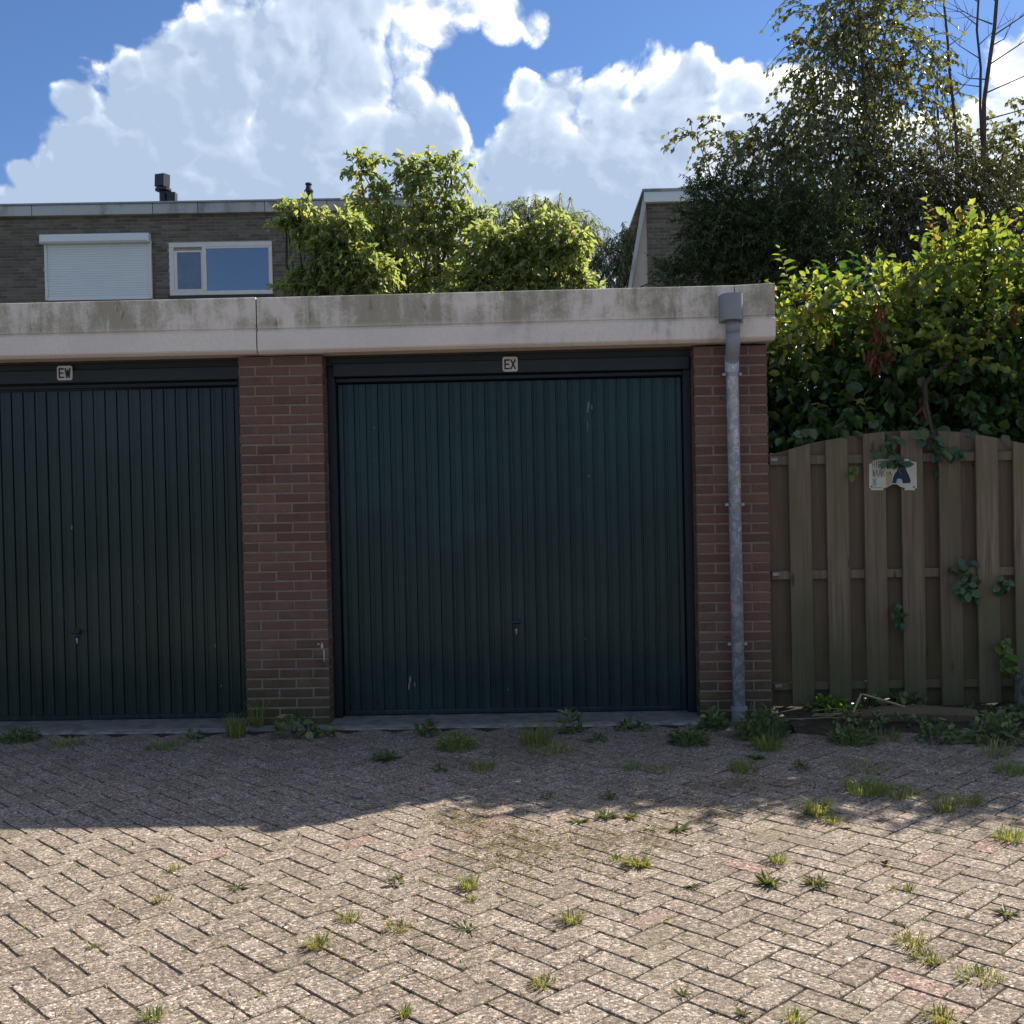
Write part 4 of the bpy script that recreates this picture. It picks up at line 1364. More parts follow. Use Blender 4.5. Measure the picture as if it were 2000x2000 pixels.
# flues on the roof
def flue(px, py0, py1, name, build):
    base = P(px, py1, 15.0)
    m = MB(); build(m, base, (base - CAM).dot(FWD) / FPX)
    return m.obj(name, M_BLACK, roof)
def flue_big(m, b, k):
    z = b.z - 0.25
    m.tube([(b.x, b.y, z), (b.x, b.y, b.z + 20 * k)], 7.8 * k, 12)
    m.tube([(b.x, b.y, b.z + 19 * k), (b.x, b.y, b.z + 21 * k), (b.x, b.y, b.z + 25 * k), (b.x, b.y, b.z + 27 * k), (b.x, b.y, b.z + 33 * k)], [9 * k, 15.5 * k, 15.5 * k, 9 * k, 7 * k], 14)
    c = Vector((b.x - 2 * k, b.y, b.z + 41 * k))
    bm_ = MB().box(-12 * k, 12 * k, -9 * k, 9 * k, -12 * k, 12 * k, 1.5 * k)
    r = Matrix.Rotation(math.radians(-28), 3, 'Z') @ Matrix.Rotation(math.radians(4), 3, 'Y')
    m.raw([c + r @ Vector(q) for q in bm_.v], bm_.f)
flue(319.5, 366, 394, 'flue_with_cowl', flue_big)
flue(336.5, 376, 394, 'vent_box', lambda m, b, k: m.box(b.x - 8 * k, b.x + 8 * k, b.y - 8 * k, b.y + 8 * k, b.z - 0.25, b.z + 17 * k))
def flue_small(m, b, k):
    m.tube([(b.x, b.y, b.z - 0.25), (b.x, b.y, b.z + 12 * k), (b.x, b.y, b.z + 13 * k), (b.x, b.y, b.z + 16 * k), (b.x, b.y, b.z + 18 * k), (b.x, b.y, b.z + 26 * k), (b.x, b.y, b.z + 27 * k), (b.x, b.y, b.z + 30 * k)], [8 * k, 7.5 * k, 9 * k, 9 * k, 6.5 * k, 5 * k, 7 * k, 6.5 * k], 12)
flue(603.5, 357, 388, 'vent_pipe', flue_small)

# second house, to the other side of the willow
Y2 = 14.0
h2 = thing('neighbour_house', (P(1400, 900, Y2).x, Y2, 0), 'brown brick house end with pale sloping side panel beyond the yew', 'house')
x0, x1 = P(1264.5, 470, Y2).x, P(1560, 470, Y2).x
zf0, zf1 = P(1264, 398, Y2).z, P(1264, 369, Y2 - 0.12).z
w2 = MB().box(x0, x1, Y2 + 0.004, Y2 + 8, -0.05, zf0).obj('wall', M_HMORTAR, h2)
m = MB(); zc = zf0 - 0.035; row = 0
while zc > 4.6:
    s = x0 - (0.11 if row % 2 else 0)
    while s < x1:
        a, b_ = max(s + .005, x0 + 0.001), s + .215
        if b_ - a > .03: m.box(a, b_, Y2 - 0.004, Y2 + .02, zc - .0255, zc + .0255)
        s += .22
    zc -= .062; row += 1
tag(m.obj('brick_courses', M_HBRICK, w2), kind='stuff')
MB().box(P(1258, 380, Y2 - .12).x, x1, Y2 - 0.12, Y2 + 0.003, zf0 + 0.003, zf1 - 0.05, 0.004).obj('fascia_panel', M_SHUTTER, h2)
MB().box(P(1257, 380, Y2 - .12).x - 0.02, x1 + .02, Y2 - 0.14, Y2 + 8, zf1 - 0.048, zf1).obj('roof', M_HFASCIA, h2)
a0, a1 = P(1262.5, 400, Y2), P(1236, 562, Y2)
sl2 = (a1.x - a0.x) / (a1.z - a0.z)
zl = 3.0
MB().prism([(x0 - 0.004, zf0), (a0.x, zf0), (a0.x + sl2 * (zl - a0.z), zl), (x0 - 0.004, zl)][::-1], Y2 + 0.02, Y2 + 0.22).obj('sloping_side_panel', M_RENDER, h2)
q = 0.05
MB().prism([(a0.x + q * .4, zf1 - .05), (a0.x - q, zf1 - .05), (a0.x - q + sl2 * (zl - zf1), zl), (a0.x + q * .2 + sl2 * (zl - zf1), zl)][::-1], Y2 - 0.10, Y2 + 0.018).obj('sloping_trim', M_HFASCIA, h2)

# ------------------------------------------------------------------ trees behind the garages
random.seed(21)
def ground_at(px, Y):
    p = P(px, 900, Y); return (p.x, Y, 0)

tree('ash_tree', ground_at(800, 8.6), 'bright green leafy tree rising tallest above the garage roof before the brown house', 'tree',
     [PB(745, 505, 8.5, 30, (1, 0.35, 1)), PB(925, 500, 8.5, 32, (1, 0.35, 1)), PB(890, 420, 8.6, 34, (1, .35, 1)), PB(935, 440, 8.5, 24, (1, .35, 1)), PB(690, 540, 8.4, 30, (1, .35, 1)), PB(760, 545, 8.7, 34, (1, 0.3, 1)), PB(860, 540, 8.7, 36, (1, 0.3, 1)), PB(905, 545, 8.5, 34, (1, 0.3, 1)), PB(745, 440, 8.6, 24, (1, .4, 1)), PB(705, 330, 8.3, 29, (1, 0.35, 1)), PB(735, 400, 8.4, 40, (1, 0.35, 1)), PB(830, 350, 8.6, 45, (1, 0.35, 1)), PB(880, 335, 8.6, 32, (1, 0.35, 1)), PB(800, 340, 8.6, 25, (1, 0.35, 1)), PB(850, 430, 8.6, 50, (1, 0.35, 1)), PB(790, 470, 8.6, 50, (1, 0.35, 1)), PB(720, 480, 8.5, 43, (1, 0.35, 1)), PB(900, 480, 8.6, 43, (1, 0.35, 1)), PB(800, 560, 8.6, 58, (1, 0.35, 1)), PB(700, 570, 8.4, 43, (1, 0.35, 1))],
     L_ASH, M_BARK, 0.055, 950, 0.24, 9, 0.098, 0.046, stems=3, droop=0.45, up=0.35, leafdown=0.55, shell=0.45)
tree('elder_tree', ground_at(640, 7.4), 'bright green bushy tree with low spreading lobes beside the window of the brown house', 'tree',
     [PB(560, 420, 7.4, 14, (1, 0.5, 1)), PB(580, 440, 7.4, 16, (1, 0.5, 1)), PB(730, 520, 7.4, 28, (1, 0.4, 1)), PB(590, 425, 7.4, 26, (1, 0.35, 1)), PB(625, 470, 7.4, 34, (1, 0.35, 1)), PB(665, 440, 7.4, 32, (1, 0.35, 1)), PB(650, 510, 7.4, 41, (1, 0.35, 1)), PB(690, 510, 7.4, 34, (1, 0.35, 1)), PB(600, 545, 7.4, 28, (1, 0.35, 1)), PB(640, 580, 7.4, 45, (1, 0.35, 1)), PB(570, 565, 7.4, 19, (1, 0.35, 1)), PB(710, 560, 7.4, 41, (1, 0.35, 1))],
     L_ASH, M_BARK, 0.045, 640, 0.20, 9, 0.095, 0.045, stems=3, droop=0.45, up=0.3, leafdown=0.5, shell=0.45)
tree('walnut_tree', ground_at(1030, 7.8), 'broad yellow green tree before the drooping willow above the garage fascia', 'tree',
     [PB(985, 500, 7.8, 30, (1, .35, 1)), PB(1040, 470, 7.8, 28, (1, .35, 1)), PB(935, 560, 7.7, 30, (1, .35, 1)), PB(1025, 560, 7.7, 34, (1, .35, 1)), PB(940, 540, 7.8, 34, (1, 0.3, 1)), PB(1130, 555, 7.8, 22, (1, 0.4, 1)), PB(1115, 500, 7.8, 24, (1, 0.4, 1)), PB(945, 470, 7.8, 37, (1, 0.35, 1)), PB(1010, 480, 7.8, 37, (1, 0.35, 1)), PB(1075, 450, 7.8, 35, (1, 0.35, 1)), PB(1110, 470, 7.8, 30, (1, 0.35, 1)), PB(970, 530, 7.8, 47, (1, 0.35, 1)), PB(1050, 530, 7.8, 51, (1, 0.35, 1)), PB(1100, 530, 7.8, 31, (1, 0.35, 1)), PB(1000, 580, 7.8, 47, (1, 0.35, 1)), PB(1085, 580, 7.8, 35, (1, 0.35, 1)), PB(900, 560, 7.8, 43, (1, 0.35, 1)), PB(1165, 565, 7.8, 11, (1, 0.35, 1))],
     L_ASH, M_BARK, 0.045, 820, 0.20, 9, 0.10, 0.048, stems=3, droop=0.45, up=0.3, leafdown=0.5, shell=0.45)
tree('willow_tree', ground_at(1090, 15.5), 'grey green weeping willow standing behind the yellow green tree', 'tree',
     [PB(1030, 420, 15.5, 32, (1, 0.2, 0.8)), PB(1090, 430, 15.5, 34, (1, 0.2, 0.8)), PB(1145, 460, 15.5, 30, (1, 0.2, 0.8)), PB(1235, 465, 15.5, 22, (1, 0.2, 0.8)), PB(1240, 520, 15.5, 28, (1, 0.2, 0.8)), PB(985, 455, 15.5, 46, (1, 0.2, 0.8)), PB(1050, 435, 15.5, 46, (1, 0.2, 0.8)), PB(1110, 470, 15.5, 51, (1, 0.2, 0.8)), PB(1165, 500, 15.5, 38, (1, 0.2, 0.8)), PB(1210, 490, 15.5, 32, (1, 0.2, 0.8)), PB(1225, 540, 15.5, 38, (1, 0.2, 0.8)), PB(1170, 560, 15.5, 59, (1, 0.2, 0.8)), PB(1060, 530, 15.5, 76, (1, 0.2, 0.8))],
     L_WILLOW, M_BARK, 0.12, 750, 0.95, 20, 0.12, 0.018, droop=1.15, up=0.75, leafdown=0.9, shell=0.4, spread=0.7)

# the birch and the evergreens behind the hedge
random.seed(31)
tree('birch_tree', ground_at(1690, 5.2), 'tall loose birch with small hanging leaves rising over the dark evergreens', 'tree',
     [PB(1640, 20, 5.2, 85), PB(1730, 60, 5.2, 85), PB(1590, 110, 5.2, 60), PB(1660, 150, 5.2, 110), PB(1760, 170, 5.2, 75), PB(1570, 210, 5.2, 60), PB(1620, 270, 5.2, 90), PB(1740, 280, 5.2, 80), PB(1540, 290, 5.2, 55), PB(1650, 350, 5.2, 110), PB(1590, 400, 5.2, 90), PB(1500, 300, 5.2, 45), PB(1420, 300, 5.2, 38), PB(1360, 265, 5.2, 22), PB(1460, 270, 5.2, 28), PB(1720, 400, 5.2, 100), PB(1690, -60, 5.2, 70)],
     L_BIRCH, M_BIRCHBARK, 0.04, 1750, 0.36, 7, 0.060, 0.042, sunward=0.2, stems=2, droop=0.65, up=0.35, leafdown=0.9, shell=0.55, spread=0.9, trunk_top=P(1650, -90, 5.2))
tree('birch_tree', ground_at(1960, 6.4), 'second birch half cut off by the picture edge beside the bare trunks', 'tree',
     [PB(1985, 290, 6.4, 70), PB(1930, 330, 6.4, 55), PB(2040, 240, 6.4, 80), PB(1990, 380, 6.4, 90), PB(1890, 280, 6.4, 30), PB(2080, 330, 6.4, 90), PB(1850, 240, 6.4, 30), PB(1830, 140, 6.4, 28), PB(1850, 190, 6.4, 26)],
     L_BIRCH, M_BIRCHBARK, 0.045, 480, 0.34, 8, 0.062, 0.043, sunward=0.2, droop=0.65, up=0.35, leafdown=0.9, shell=0.55, spread=0.9)
tree('yew_tree', ground_at(1480, 4.0), 'dark dense yew spreading over the end of the garage roof', 'tree',
     [PB(1420, 400, 4.0, 70), PB(1380, 440, 4.0, 45), PB(1500, 430, 4.0, 80), PB(1570, 420, 4.0, 75), PB(1430, 480, 4.0, 75), PB(1520, 500, 4.0, 95), PB(1375, 380, 4.0, 24), PB(1610, 470, 4.0, 80), PB(1390, 520, 4.0, 45), PB(1450, 550, 4.0, 70), PB(1600, 560, 4.0, 90), PB(1550, 640, 4.0, 120), PB(1345, 530, 4.0, 30), PB(1310, 545, 4.0, 24)],
     L_YEW, M_REDBARK, 0.09, 2500, 0.22, 24, 0.045, 0.011, droop=0.25, up=0.35, leafdown=0.2, shell=0.35, outw=1.0)
tree('cypress_tree', ground_at(1830, 4.9), 'tall dark cypress mass behind the yellow hedge shoots', 'tree',
     [PB(1830, 330, 4.9, 60), PB(1780, 380, 4.9, 75), PB(1870, 370, 4.9, 70), PB(1950, 400, 4.9, 80), PB(1720, 450, 4.9, 80), PB(1830, 470, 4.9, 110), PB(1930, 500, 4.9, 110), PB(1700, 560, 4.9, 110), PB(1830, 600, 4.9, 130), PB(1960, 620, 4.9, 130), PB(2040, 430, 4.9, 90), PB(2060, 560, 4.9, 120)],
     L_CYPRESS, M_REDBARK, 0.10, 2600, 0.36, 22, 0.05, 0.013, droop=0.75, up=0.15, leafdown=0.7, shell=0.35, outw=1.0)

# bare dead stems
def bare(px0, py0, px1, py1, Y, r0, r1, label, twigs):
    a = Vector(ground_at(px0, Y)); b_ = P(px1, py1, Y)
    k0 = P(px0, py0, Y)
    root = thing('bare_tree', a, label, 'tree', 'bare dead stems')
    m = MB(); pts = [a, k0] + [k0.lerp(b_, q) + Vector((random.uniform(-.035, .035), 0, 0)) for q in (.2, .4, .6, .8)] + [b_]
    m.tube(pts, [r0 * 1.3] + [r0 + (r1 - r0) * q for q in (0, .2, .4, .6, .8, 1)], 8)
    m.obj('trunk', M_REDBARK, root, True)
    m = MB()
    for (t, dx, dz) in twigs:
        o = k0.lerp(b_, t)
        e = o + Vector((dx, random.uniform(-.3, .3), dz))
        mid = o.lerp(e, .5) + Vector((0, 0, -0.04))
        mid += Vector((random.uniform(-.05, .05), random.uniform(-.05, .05), random.uniform(-.05, .07)))
        m.tube([o, mid, e], [r1 * .35 + .003, r1 * .2 + .002, .002], 5)
        for q in range(3):
            o2 = mid.lerp(e, random.uniform(-.5, .8))
            m.tube([o2, o2 + Vector((dx * random.uniform(.1, .35), random.uniform(-.2, .2), random.uniform(.05, .28)))], [.0035, .0015], 4)
    m.obj('branch', M_REDBARK, root)
bare(1922, 270, 1948, -90, 6.0, 0.027, 0.019, 'thickest bare reddish trunk with long dead branches', [(.1, .9, .35), (.25, 1.0, .5), (.4, .8, .5), (.55, 1.1, .7), (.32, -.25, .2), (.62, -.5, .3), (.75, .6, .5), (.5, .35, .35)])
bare(1918, 280, 1906, -90, 6.1, 0.018, 0.011, 'bare reddish stem close beside the thickest bare trunk', [(.3, -.4, .15), (.45, -.5, .25), (.52, .3, .2), (.62, -.55, .25), (.75, -.3, .35), (.8, .3, .3)])
bare(1868, 270, 1842, -60, 5.9, 0.020, 0.011, 'slender bare stem between the tall birch and the two reddish trunks', [(.25, .2, .2), (.4, -.3, .3), (.55, .25, .25), (.7, -.2, .3), (.85, .2, .3)])

# ------------------------------------------------------------------ hedge over the fence
random.seed(41)
hedge = thing('beech_hedge', ground_at(1760, 0.55), 'overgrown hedge with sunlit yellow green leaves hanging over the plank fence', 'hedge')
hstem = MB()
for px in range(1530, 2640, 45):
    Yh = random.uniform(0.4, 0.9)
    a = Vector(ground_at(px, Yh)); b_ = P(px + random.uniform(-30, 30), random.uniform(600, 700), Yh)
    limb(hstem, a, b_, 0.018, 0.006, 0, 0.04, 6, 5)
hstem.obj('stem', M_BARK, hedge)
top_blobs = [PB(2120, 470, 0.6, 70), PB(2220, 450, 0.6, 80), PB(2340, 430, 0.6, 80), PB(2460, 430, 0.6, 80), PB(2580, 430, 0.6, 80), PB(1545, 620, 0.35, 40), PB(1600, 640, 0.30, 50), PB(1540, 680, 0.30, 42), PB(1650, 620, 0.40, 45), PB(1700, 570, 0.55, 40), PB(1760, 600, 0.50, 50), PB(1830, 560, 0.55, 55), PB(1845, 500, 0.60, 42), PB(1890, 500, 0.60, 45), PB(1950, 520, 0.60, 55), PB(2000, 500, 0.70, 60), PB(1900, 600, 0.50, 65), PB(1990, 620, 0.50, 70), PB(1800, 650, 0.35, 55), PB(2060, 560, 0.60, 80), PB(1860, 690, 0.25, 50), PB(1720, 680, 0.25, 45), PB(1560, 590, 0.45, 25)]
low_blobs = [PB(1512, 868, 0.4, 24), PB(2015, 842, 0.5, 36), PB(1530, 890, 0.45, 26), PB(2180, 760, 0.6, 110), PB(2330, 740, 0.6, 120), PB(2480, 740, 0.6, 120), PB(2620, 740, 0.6, 120), PB(2160, 600, 0.8, 110), PB(2300, 560, 0.8, 120), PB(2450, 560, 0.8, 120), PB(2600, 560, 0.8, 120), PB(1525, 800, 0.5, 32), PB(1530, 845, 0.5, 30), PB(1590, 850, 0.45, 35), PB(1560, 760, 0.45, 60, (1, .8, 1)), PB(1640, 770, 0.5, 65), PB(1730, 770, 0.55, 75), PB(1830, 770, 0.55, 80), PB(1930, 760, 0.55, 85), PB(2040, 760, 0.6, 90), PB(1620, 720, 0.6, 60), PB(1780, 720, 0.7, 70), PB(1540, 820, 0.5, 50), PB(1640, 840, 0.5, 50), PB(1750, 850, 0.5, 55), PB(1880, 850, 0.5, 60), PB(1990, 850, 0.5, 60), PB(1700, 640, 1.0, 80), PB(1880, 640, 1.05, 110), PB(1560, 700, 0.9, 80), PB(2030, 680, 1.0, 100)]
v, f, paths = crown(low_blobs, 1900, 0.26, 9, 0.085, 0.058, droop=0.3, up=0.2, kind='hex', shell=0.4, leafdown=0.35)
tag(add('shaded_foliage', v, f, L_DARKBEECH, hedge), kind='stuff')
v2, f2 = twig_tubes(paths, 0.004); tag(add('twigs', v2, f2, M_BARK, hedge), kind='stuff')
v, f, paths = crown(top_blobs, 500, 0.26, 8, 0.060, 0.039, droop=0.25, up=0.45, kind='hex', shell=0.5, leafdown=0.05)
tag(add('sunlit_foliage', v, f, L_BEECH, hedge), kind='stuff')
v2, f2 = twig_tubes(paths, 0.003); tag(add('twigs', v2, f2, M_BARK, hedge), kind='stuff')
# single leaves on the long shoots that stand out of the hedge
LEAFME = []
for k in range(5):
    v, f = leaf_mesh(np.zeros((1, 3)), np.array([[1.0, 0, 0]]), np.array([[0, 0, 1.0]]), np.array([0.066 + 0.008 * k]), np.array([0.040 + 0.004 * k]), 'hex', 0.1 + 0.05 * k, 0.1 + 0.05 * k)
    LEAFME.append(mesh_data('leaf', v, f.tolist(), L_BEECH))
LEAFDOG = [mesh_data('leaf', me_v, me_f, L_DOGWOOD) for me_v, me_f in [(lambda r: (r[0], r[1].tolist()))(leaf_mesh(np.zeros((1, 3)), np.array([[1.0, 0, 0]]), np.array([[0, 0, 1.0]]), np.array([0.085]), np.array([0.045]), 'hex', 0.2, 0.45))]]
shoots = MB()
nleaf = 0
def shoot(pts, nl, meshes, parent, sm, scale=1.0, opp=False):
    global nleaf
    pts = [Vector(p) for p in pts]
    sm.tube(pts, [0.0045 * (1 - 0.7 * i / (len(pts) - 1)) for i in range(len(pts))], 5)
    for k in range(nl):
        t = (k + 0.6) / nl * (len(pts) - 1)
        i = min(int(t), len(pts) - 2)
        p = pts[i].lerp(pts[i + 1], t - i)
        tg = (pts[i + 1] - pts[i]).normalized()
        side = tg.cross(Vector((0.2, -1, 0.25))).normalized()
        for sgn in ((1, -1) if opp else ((1,) if k % 2 else (-1,))):
            if nleaf >= 285: return
            d = (side * sgn * 0.85 + tg * 0.55 + Vector((random.uniform(-.35, .35), random.uniform(-.5, .3), random.uniform(-.3, .2)))).normalized()
            z = Vector((random.uniform(-.5, .5), random.uniform(-.7, .2), 1.0)); y = z.cross(d).normalized(); z = d.cross(y)
            o = inst('leaf', random.choice(meshes), p, parent)
            o.rotation_euler = Matrix((d, y, z)).transposed().to_euler()
            s = scale * random.uniform(0.75, 1.2) * (1.0 - 0.3 * k / nl)
            o.scale = (s, s, s)
            nleaf += 1
def sh_(pl, Y, nl, **kw):
    shoot([P(x, y, Y + 0.03 * i * random.uniform(-1, 1)) for i, (x, y) in enumerate(pl)], nl, kw.pop('meshes', LEAFME), hedge, shoots, **kw)
sh_([(1560, 640), (1545, 560), (1530, 520), (1522, 482)], 0.55, 17)
sh_([(1590, 610), (1570, 570), (1575, 600), (1560, 650)], 0.5, 8)
sh_([(1835, 560), (1822, 500), (1815, 440), (1808, 385)], 0.7, 24)
sh_([(1850, 540), (1830, 500), (1824, 460), (1822, 420)], 0.65, 16)
sh_([(1880, 540), (1878, 480), (1884, 440), (1880, 415)], 0.75, 16)
sh_([(1900, 540), (1895, 500), (1900, 470)], 0.7, 10)
sh_([(1950, 520), (1945, 480), (1938, 455)], 0.8, 10)
sh_([(1990, 520), (1992, 470), (1998, 420), (1996, 395)], 0.8, 14)
sh_([(1790, 600), (1760, 560), (1735, 530), (1728, 512)], 0.6, 12)
sh_([(1730, 600), (1715, 560), (1690, 525)], 0.55, 8)
sh_([(1610, 560), (1604, 530), (1603, 512)], 0.6, 4, meshes=LEAFDOG, scale=1.15, opp=True)
sh_([(1668, 560), (1666, 520), (1668, 494)], 0.62, 4, meshes=LEAFDOG, scale=1.15, opp=True)
sh_([(1620, 640), (1650, 600), (1660, 590)], 0.4, 9)
sh_([(1760, 690), (1790, 700), (1830, 720), (1860, 735)], 0.25, 14)
sh_([(1860, 700), (1900, 710), (1950, 720), (1990, 722)], 0.3, 14)
sh_([(1560, 690), (1590, 720), (1620, 750), (1630, 780)], 0.25, 10)
sh_([(1580, 790), (1600, 800), (1612, 805)], 0.22, 7)
sh_([(1690, 810), (1690, 790), (1688, 770)], 0.2, 6)
sh_([(1540, 660), (1520, 655), (1508, 665)], 0.3, 8)
sh_([(1880, 640), (1900, 610), (1905, 590)], 0.4, 10)
sh_([(1780, 640), (1776, 620), (1770, 590)], 0.4, 8, scale=1.25)
sh_([(1960, 660), (1965, 690), (1950, 705)], 0.3, 8)
sh_([(1700, 640), (1690, 620), (1660, 605)], 0.4, 9)
shoots.obj('shoot', M_BARK, hedge)

# withered vine with brown hanging leaves
vine = thing('withered_vine', ground_at(1810, 0.2), 'withered brown vine hanging through the hedge onto the fence top', 'vine')
vs = MB()
vs.tube([P(1820, 880, 0.0), P(1822, 850, 0.0), P(1815, 815, 0.02), P(1808, 790, 0.05), P(1806, 750, 0.1), P(1830, 725, 0.15), P(1850, 715, 0.2)], [0.006, 0.008, 0.011, 0.016, 0.018, 0.016, 0.012], 6)
vs.tube([P(1740, 720, 0.25), P(1745, 680, 0.25), P(1730, 620, 0.3), P(1735, 570, 0.35)], [0.007, 0.012, 0.012, 0.007], 6)
vs.tube([P(1700, 660, 0.25), P(1730, 672, 0.2), P(1760, 650, 0.25)], [0.006, 0.009, 0.006], 5)
vs.obj('stalk', M_BARK, vine, True)
pos = []
for (px, py, r, n_, h) in ((1708, 695, 16, 40, 0.08), (1712, 640, 9, 30, 0.09), (1720, 605, 9, 14, 0.07), (1742, 690, 8, 12, 0.06), (1806, 785, 7, 40, 0.085), (1812, 850, 5, 10, 0.07), (1982, 600, 7, 16, 0.08), (1620, 655, 8, 9, 0.05)):
    for k in range(n_):
        pos.append((*P(px + random.gauss(0, r * .5), py + random.gauss(0, r * .7), 0.18 + random.uniform(-.06, .08)), h * random.uniform(.7, 1.4)))
pos = np.array(pos)
d = norm(np.stack([rng.normal(size=len(pos)) * 0.28 - 0.1, rng.normal(size=len(pos)) * 0.3, -np.ones(len(pos))], 1))
v, f = leaf_mesh(pos[:, :3], d, norm(rng.normal(size=(len(pos), 3)) + np.array([0, -1.0, 0])), pos[:, 3], pos[:, 3] * 0.24, 'hex', 0.3, 0.1)
add('dead_leaves', v, f, L_BROWN, vine)

# ivy: what lies over the top of the fence, and sprigs pushing through its gaps
def ivy(name, spots, m, label, cat, Y, L=0.07, W=0.06, stem=None, group=None):
    c = P(spots[0][0], spots[0][1], Y)
    root = thing(name, (c.x, Y, c.z), label, cat, group)
    pp = []
    for (px, py, rx, ry, n_) in spots:
        for k in range(n_):
            q = P(px + random.uniform(-rx, rx), py + random.uniform(-ry, ry), Y - random.uniform(0.0, 0.05))
            pp.append(q)
    pp = np.array(pp)
    d = norm(np.stack([rng.normal(size=len(pp)), -0.25 + rng.normal(size=len(pp)) * 0.3, -0.6 + rng.normal(size=len(pp)) * 0.6], 1))
    up = norm(np.array([0, -1.0, 0.55]) + rng.normal(size=(len(pp), 3)) * 0.35)
    sc = 0.7 + 0.5 * rng.random(len(pp))
    v, f = leaf_mesh(pp, d, up, L * sc, W * sc, 'hex', 0.08, 0.15)
    add('leaves', v, f, m, root)
    s = MB()
    if stem is None:
        stem = [(spots[0][0], spots[0][1] - spots[0][3]), (spots[0][0] + 2, spots[0][1]), (spots[0][0] - 2, spots[0][1] + spots[0][3])]
    s.tube([P(x, y, Y + 0.005) for x, y in stem], 0.004, 5)
    s.obj('stem', M_BARK, root)
    return root


ivy('ivy', [(1749, 897, 24, 11, 14), (1742, 866, 10, 14, 7), (1752, 907, 14, 8, 5)], L_IVY, 'ivy sprig hanging over the top of the dog sign', 'plant', FY - 0.008, 0.068, 0.042, [(1745, 838), (1743, 870), (1748, 915)])
ivy('ivy', [(1835, 870, 20, 22, 12), (1860, 880, 25, 12, 9), (1815, 850, 14, 14, 6)], L_IVY, 'ivy trailing over the fence top beside the withered vine', 'plant', FY - 0.008, 0.075, 0.06, [(1830, 838), (1836, 870), (1850, 890)])
ivy('ivy', [(1888, 1130, 16, 34, 24), (1868, 1108, 10, 8, 5), (1898, 1155, 8, 16, 6)], L_IVY, 'dark ivy cluster pushing through the fence gap at the middle rail', 'plant', FY - 0.006, 0.06, 0.052)
ivy('ivy', [(1962, 1140, 14, 12, 10)], L_IVY, 'few dark ivy leaves under the middle rail beside the last whole plank', 'plant', FY - 0.006, 0.062, 0.05)
ivy('ivy', [(1752, 1212, 9, 12, 6), (1753, 1190, 6, 8, 5)], L_IVY, 'small ivy sprig with one pale leaf low in the fence gap below the dog sign', 'plant', FY - 0.002, 0.055, 0.05)
ivy('ivy', [(1664, 922, 7, 6, 2), (1675, 912, 6, 3, 2)], L_IVYLIGHT, 'single pale green ivy leaf beside the dog sign', 'plant', FY - 0.004, 0.06, 0.055)
ivy('ivy', [(1966, 1265, 12, 16, 11), (1960, 1295, 18, 12, 10)], L_IVYLIGHT, 'light green ivy sprig above the concrete post', 'plant', FY - 0.03, 0.062, 0.056, [(1968, 1240), (1966, 1290), (1974, 1340)])
ivy('ivy', [(1690, 845, 150, 10, 20), (1560, 850, 40, 14, 10), (1930, 845, 60, 8, 8)], L_IVY, 'dark ivy leaves creeping along behind the arched fence top', 'plant', FY + 0.10, 0.085, 0.07)

# ------------------------------------------------------------------ things lying at the fence foot
lc0, lc1 = P(1690, 1412, -0.30), P(1905, 1430, -0.32)
lg = MB()
lg.tube([(lc0.x - .03, -0.29, 0.045), (lc0.x + .1, -0.30, 0.055), ((lc0.x + lc1.x) / 2, -0.31, 0.058), (lc1.x, -0.33, 0.045)], [0.05, 0.062, 0.064, 0.05], 9)
tag(lg.obj('timber_log', M_LOG), 'rotting reddish timber log lying along the fence foot', 'log')
st = MB()
st.tube([P(1666, 1392, -0.33), P(1682, 1356, -0.30), P(1690, 1357, -0.29), P(1750, 1375, -0.30), P(1848, 1407, -0.38)], [.006, .0065, .0065, .006, .005], 6)
tag(st.obj('bent_stalk', M_STRAW), 'long pale dry stalk bent over the timber log', 'stalk')
dv = MB()
for k in range(54):
    x = random.uniform(1490, 1860); y = random.uniform(1388, 1420)
    dv.tube([P(x, y, -0.28), P(x + random.uniform(40, 90), y + random.uniform(-6, 8), -0.3), P(x + random.uniform(90, 170), y + random.uniform(-8, 14), -0.34)], random.uniform(.0012, .0026), 4)
tag(dv.obj('dry_stems', M_STRAW), 'tangle of thin dry stems on the soil beside the downpipe', 'stems', kind='stuff')
pos = np.array([[random.uniform(3.15, 3.75), random.uniform(-0.42, -0.05), random.uniform(0.03, 0.09)] for _ in range(160)])
v, f = leaf_mesh(pos, norm(rng.normal(size=(160, 3)) * np.array([1, 1, .25])), norm(rng.normal(size=(160, 3)) * .4 + np.array([0, 0, 1])), rng.uniform(.03, .07, 160), rng.uniform(.015, .03, 160), 'hex')
tag(add('leaf_litter', v, f, L_BROWN), 'drift of brown dead leaves at the concrete post', 'leaf litter', kind='stuff')

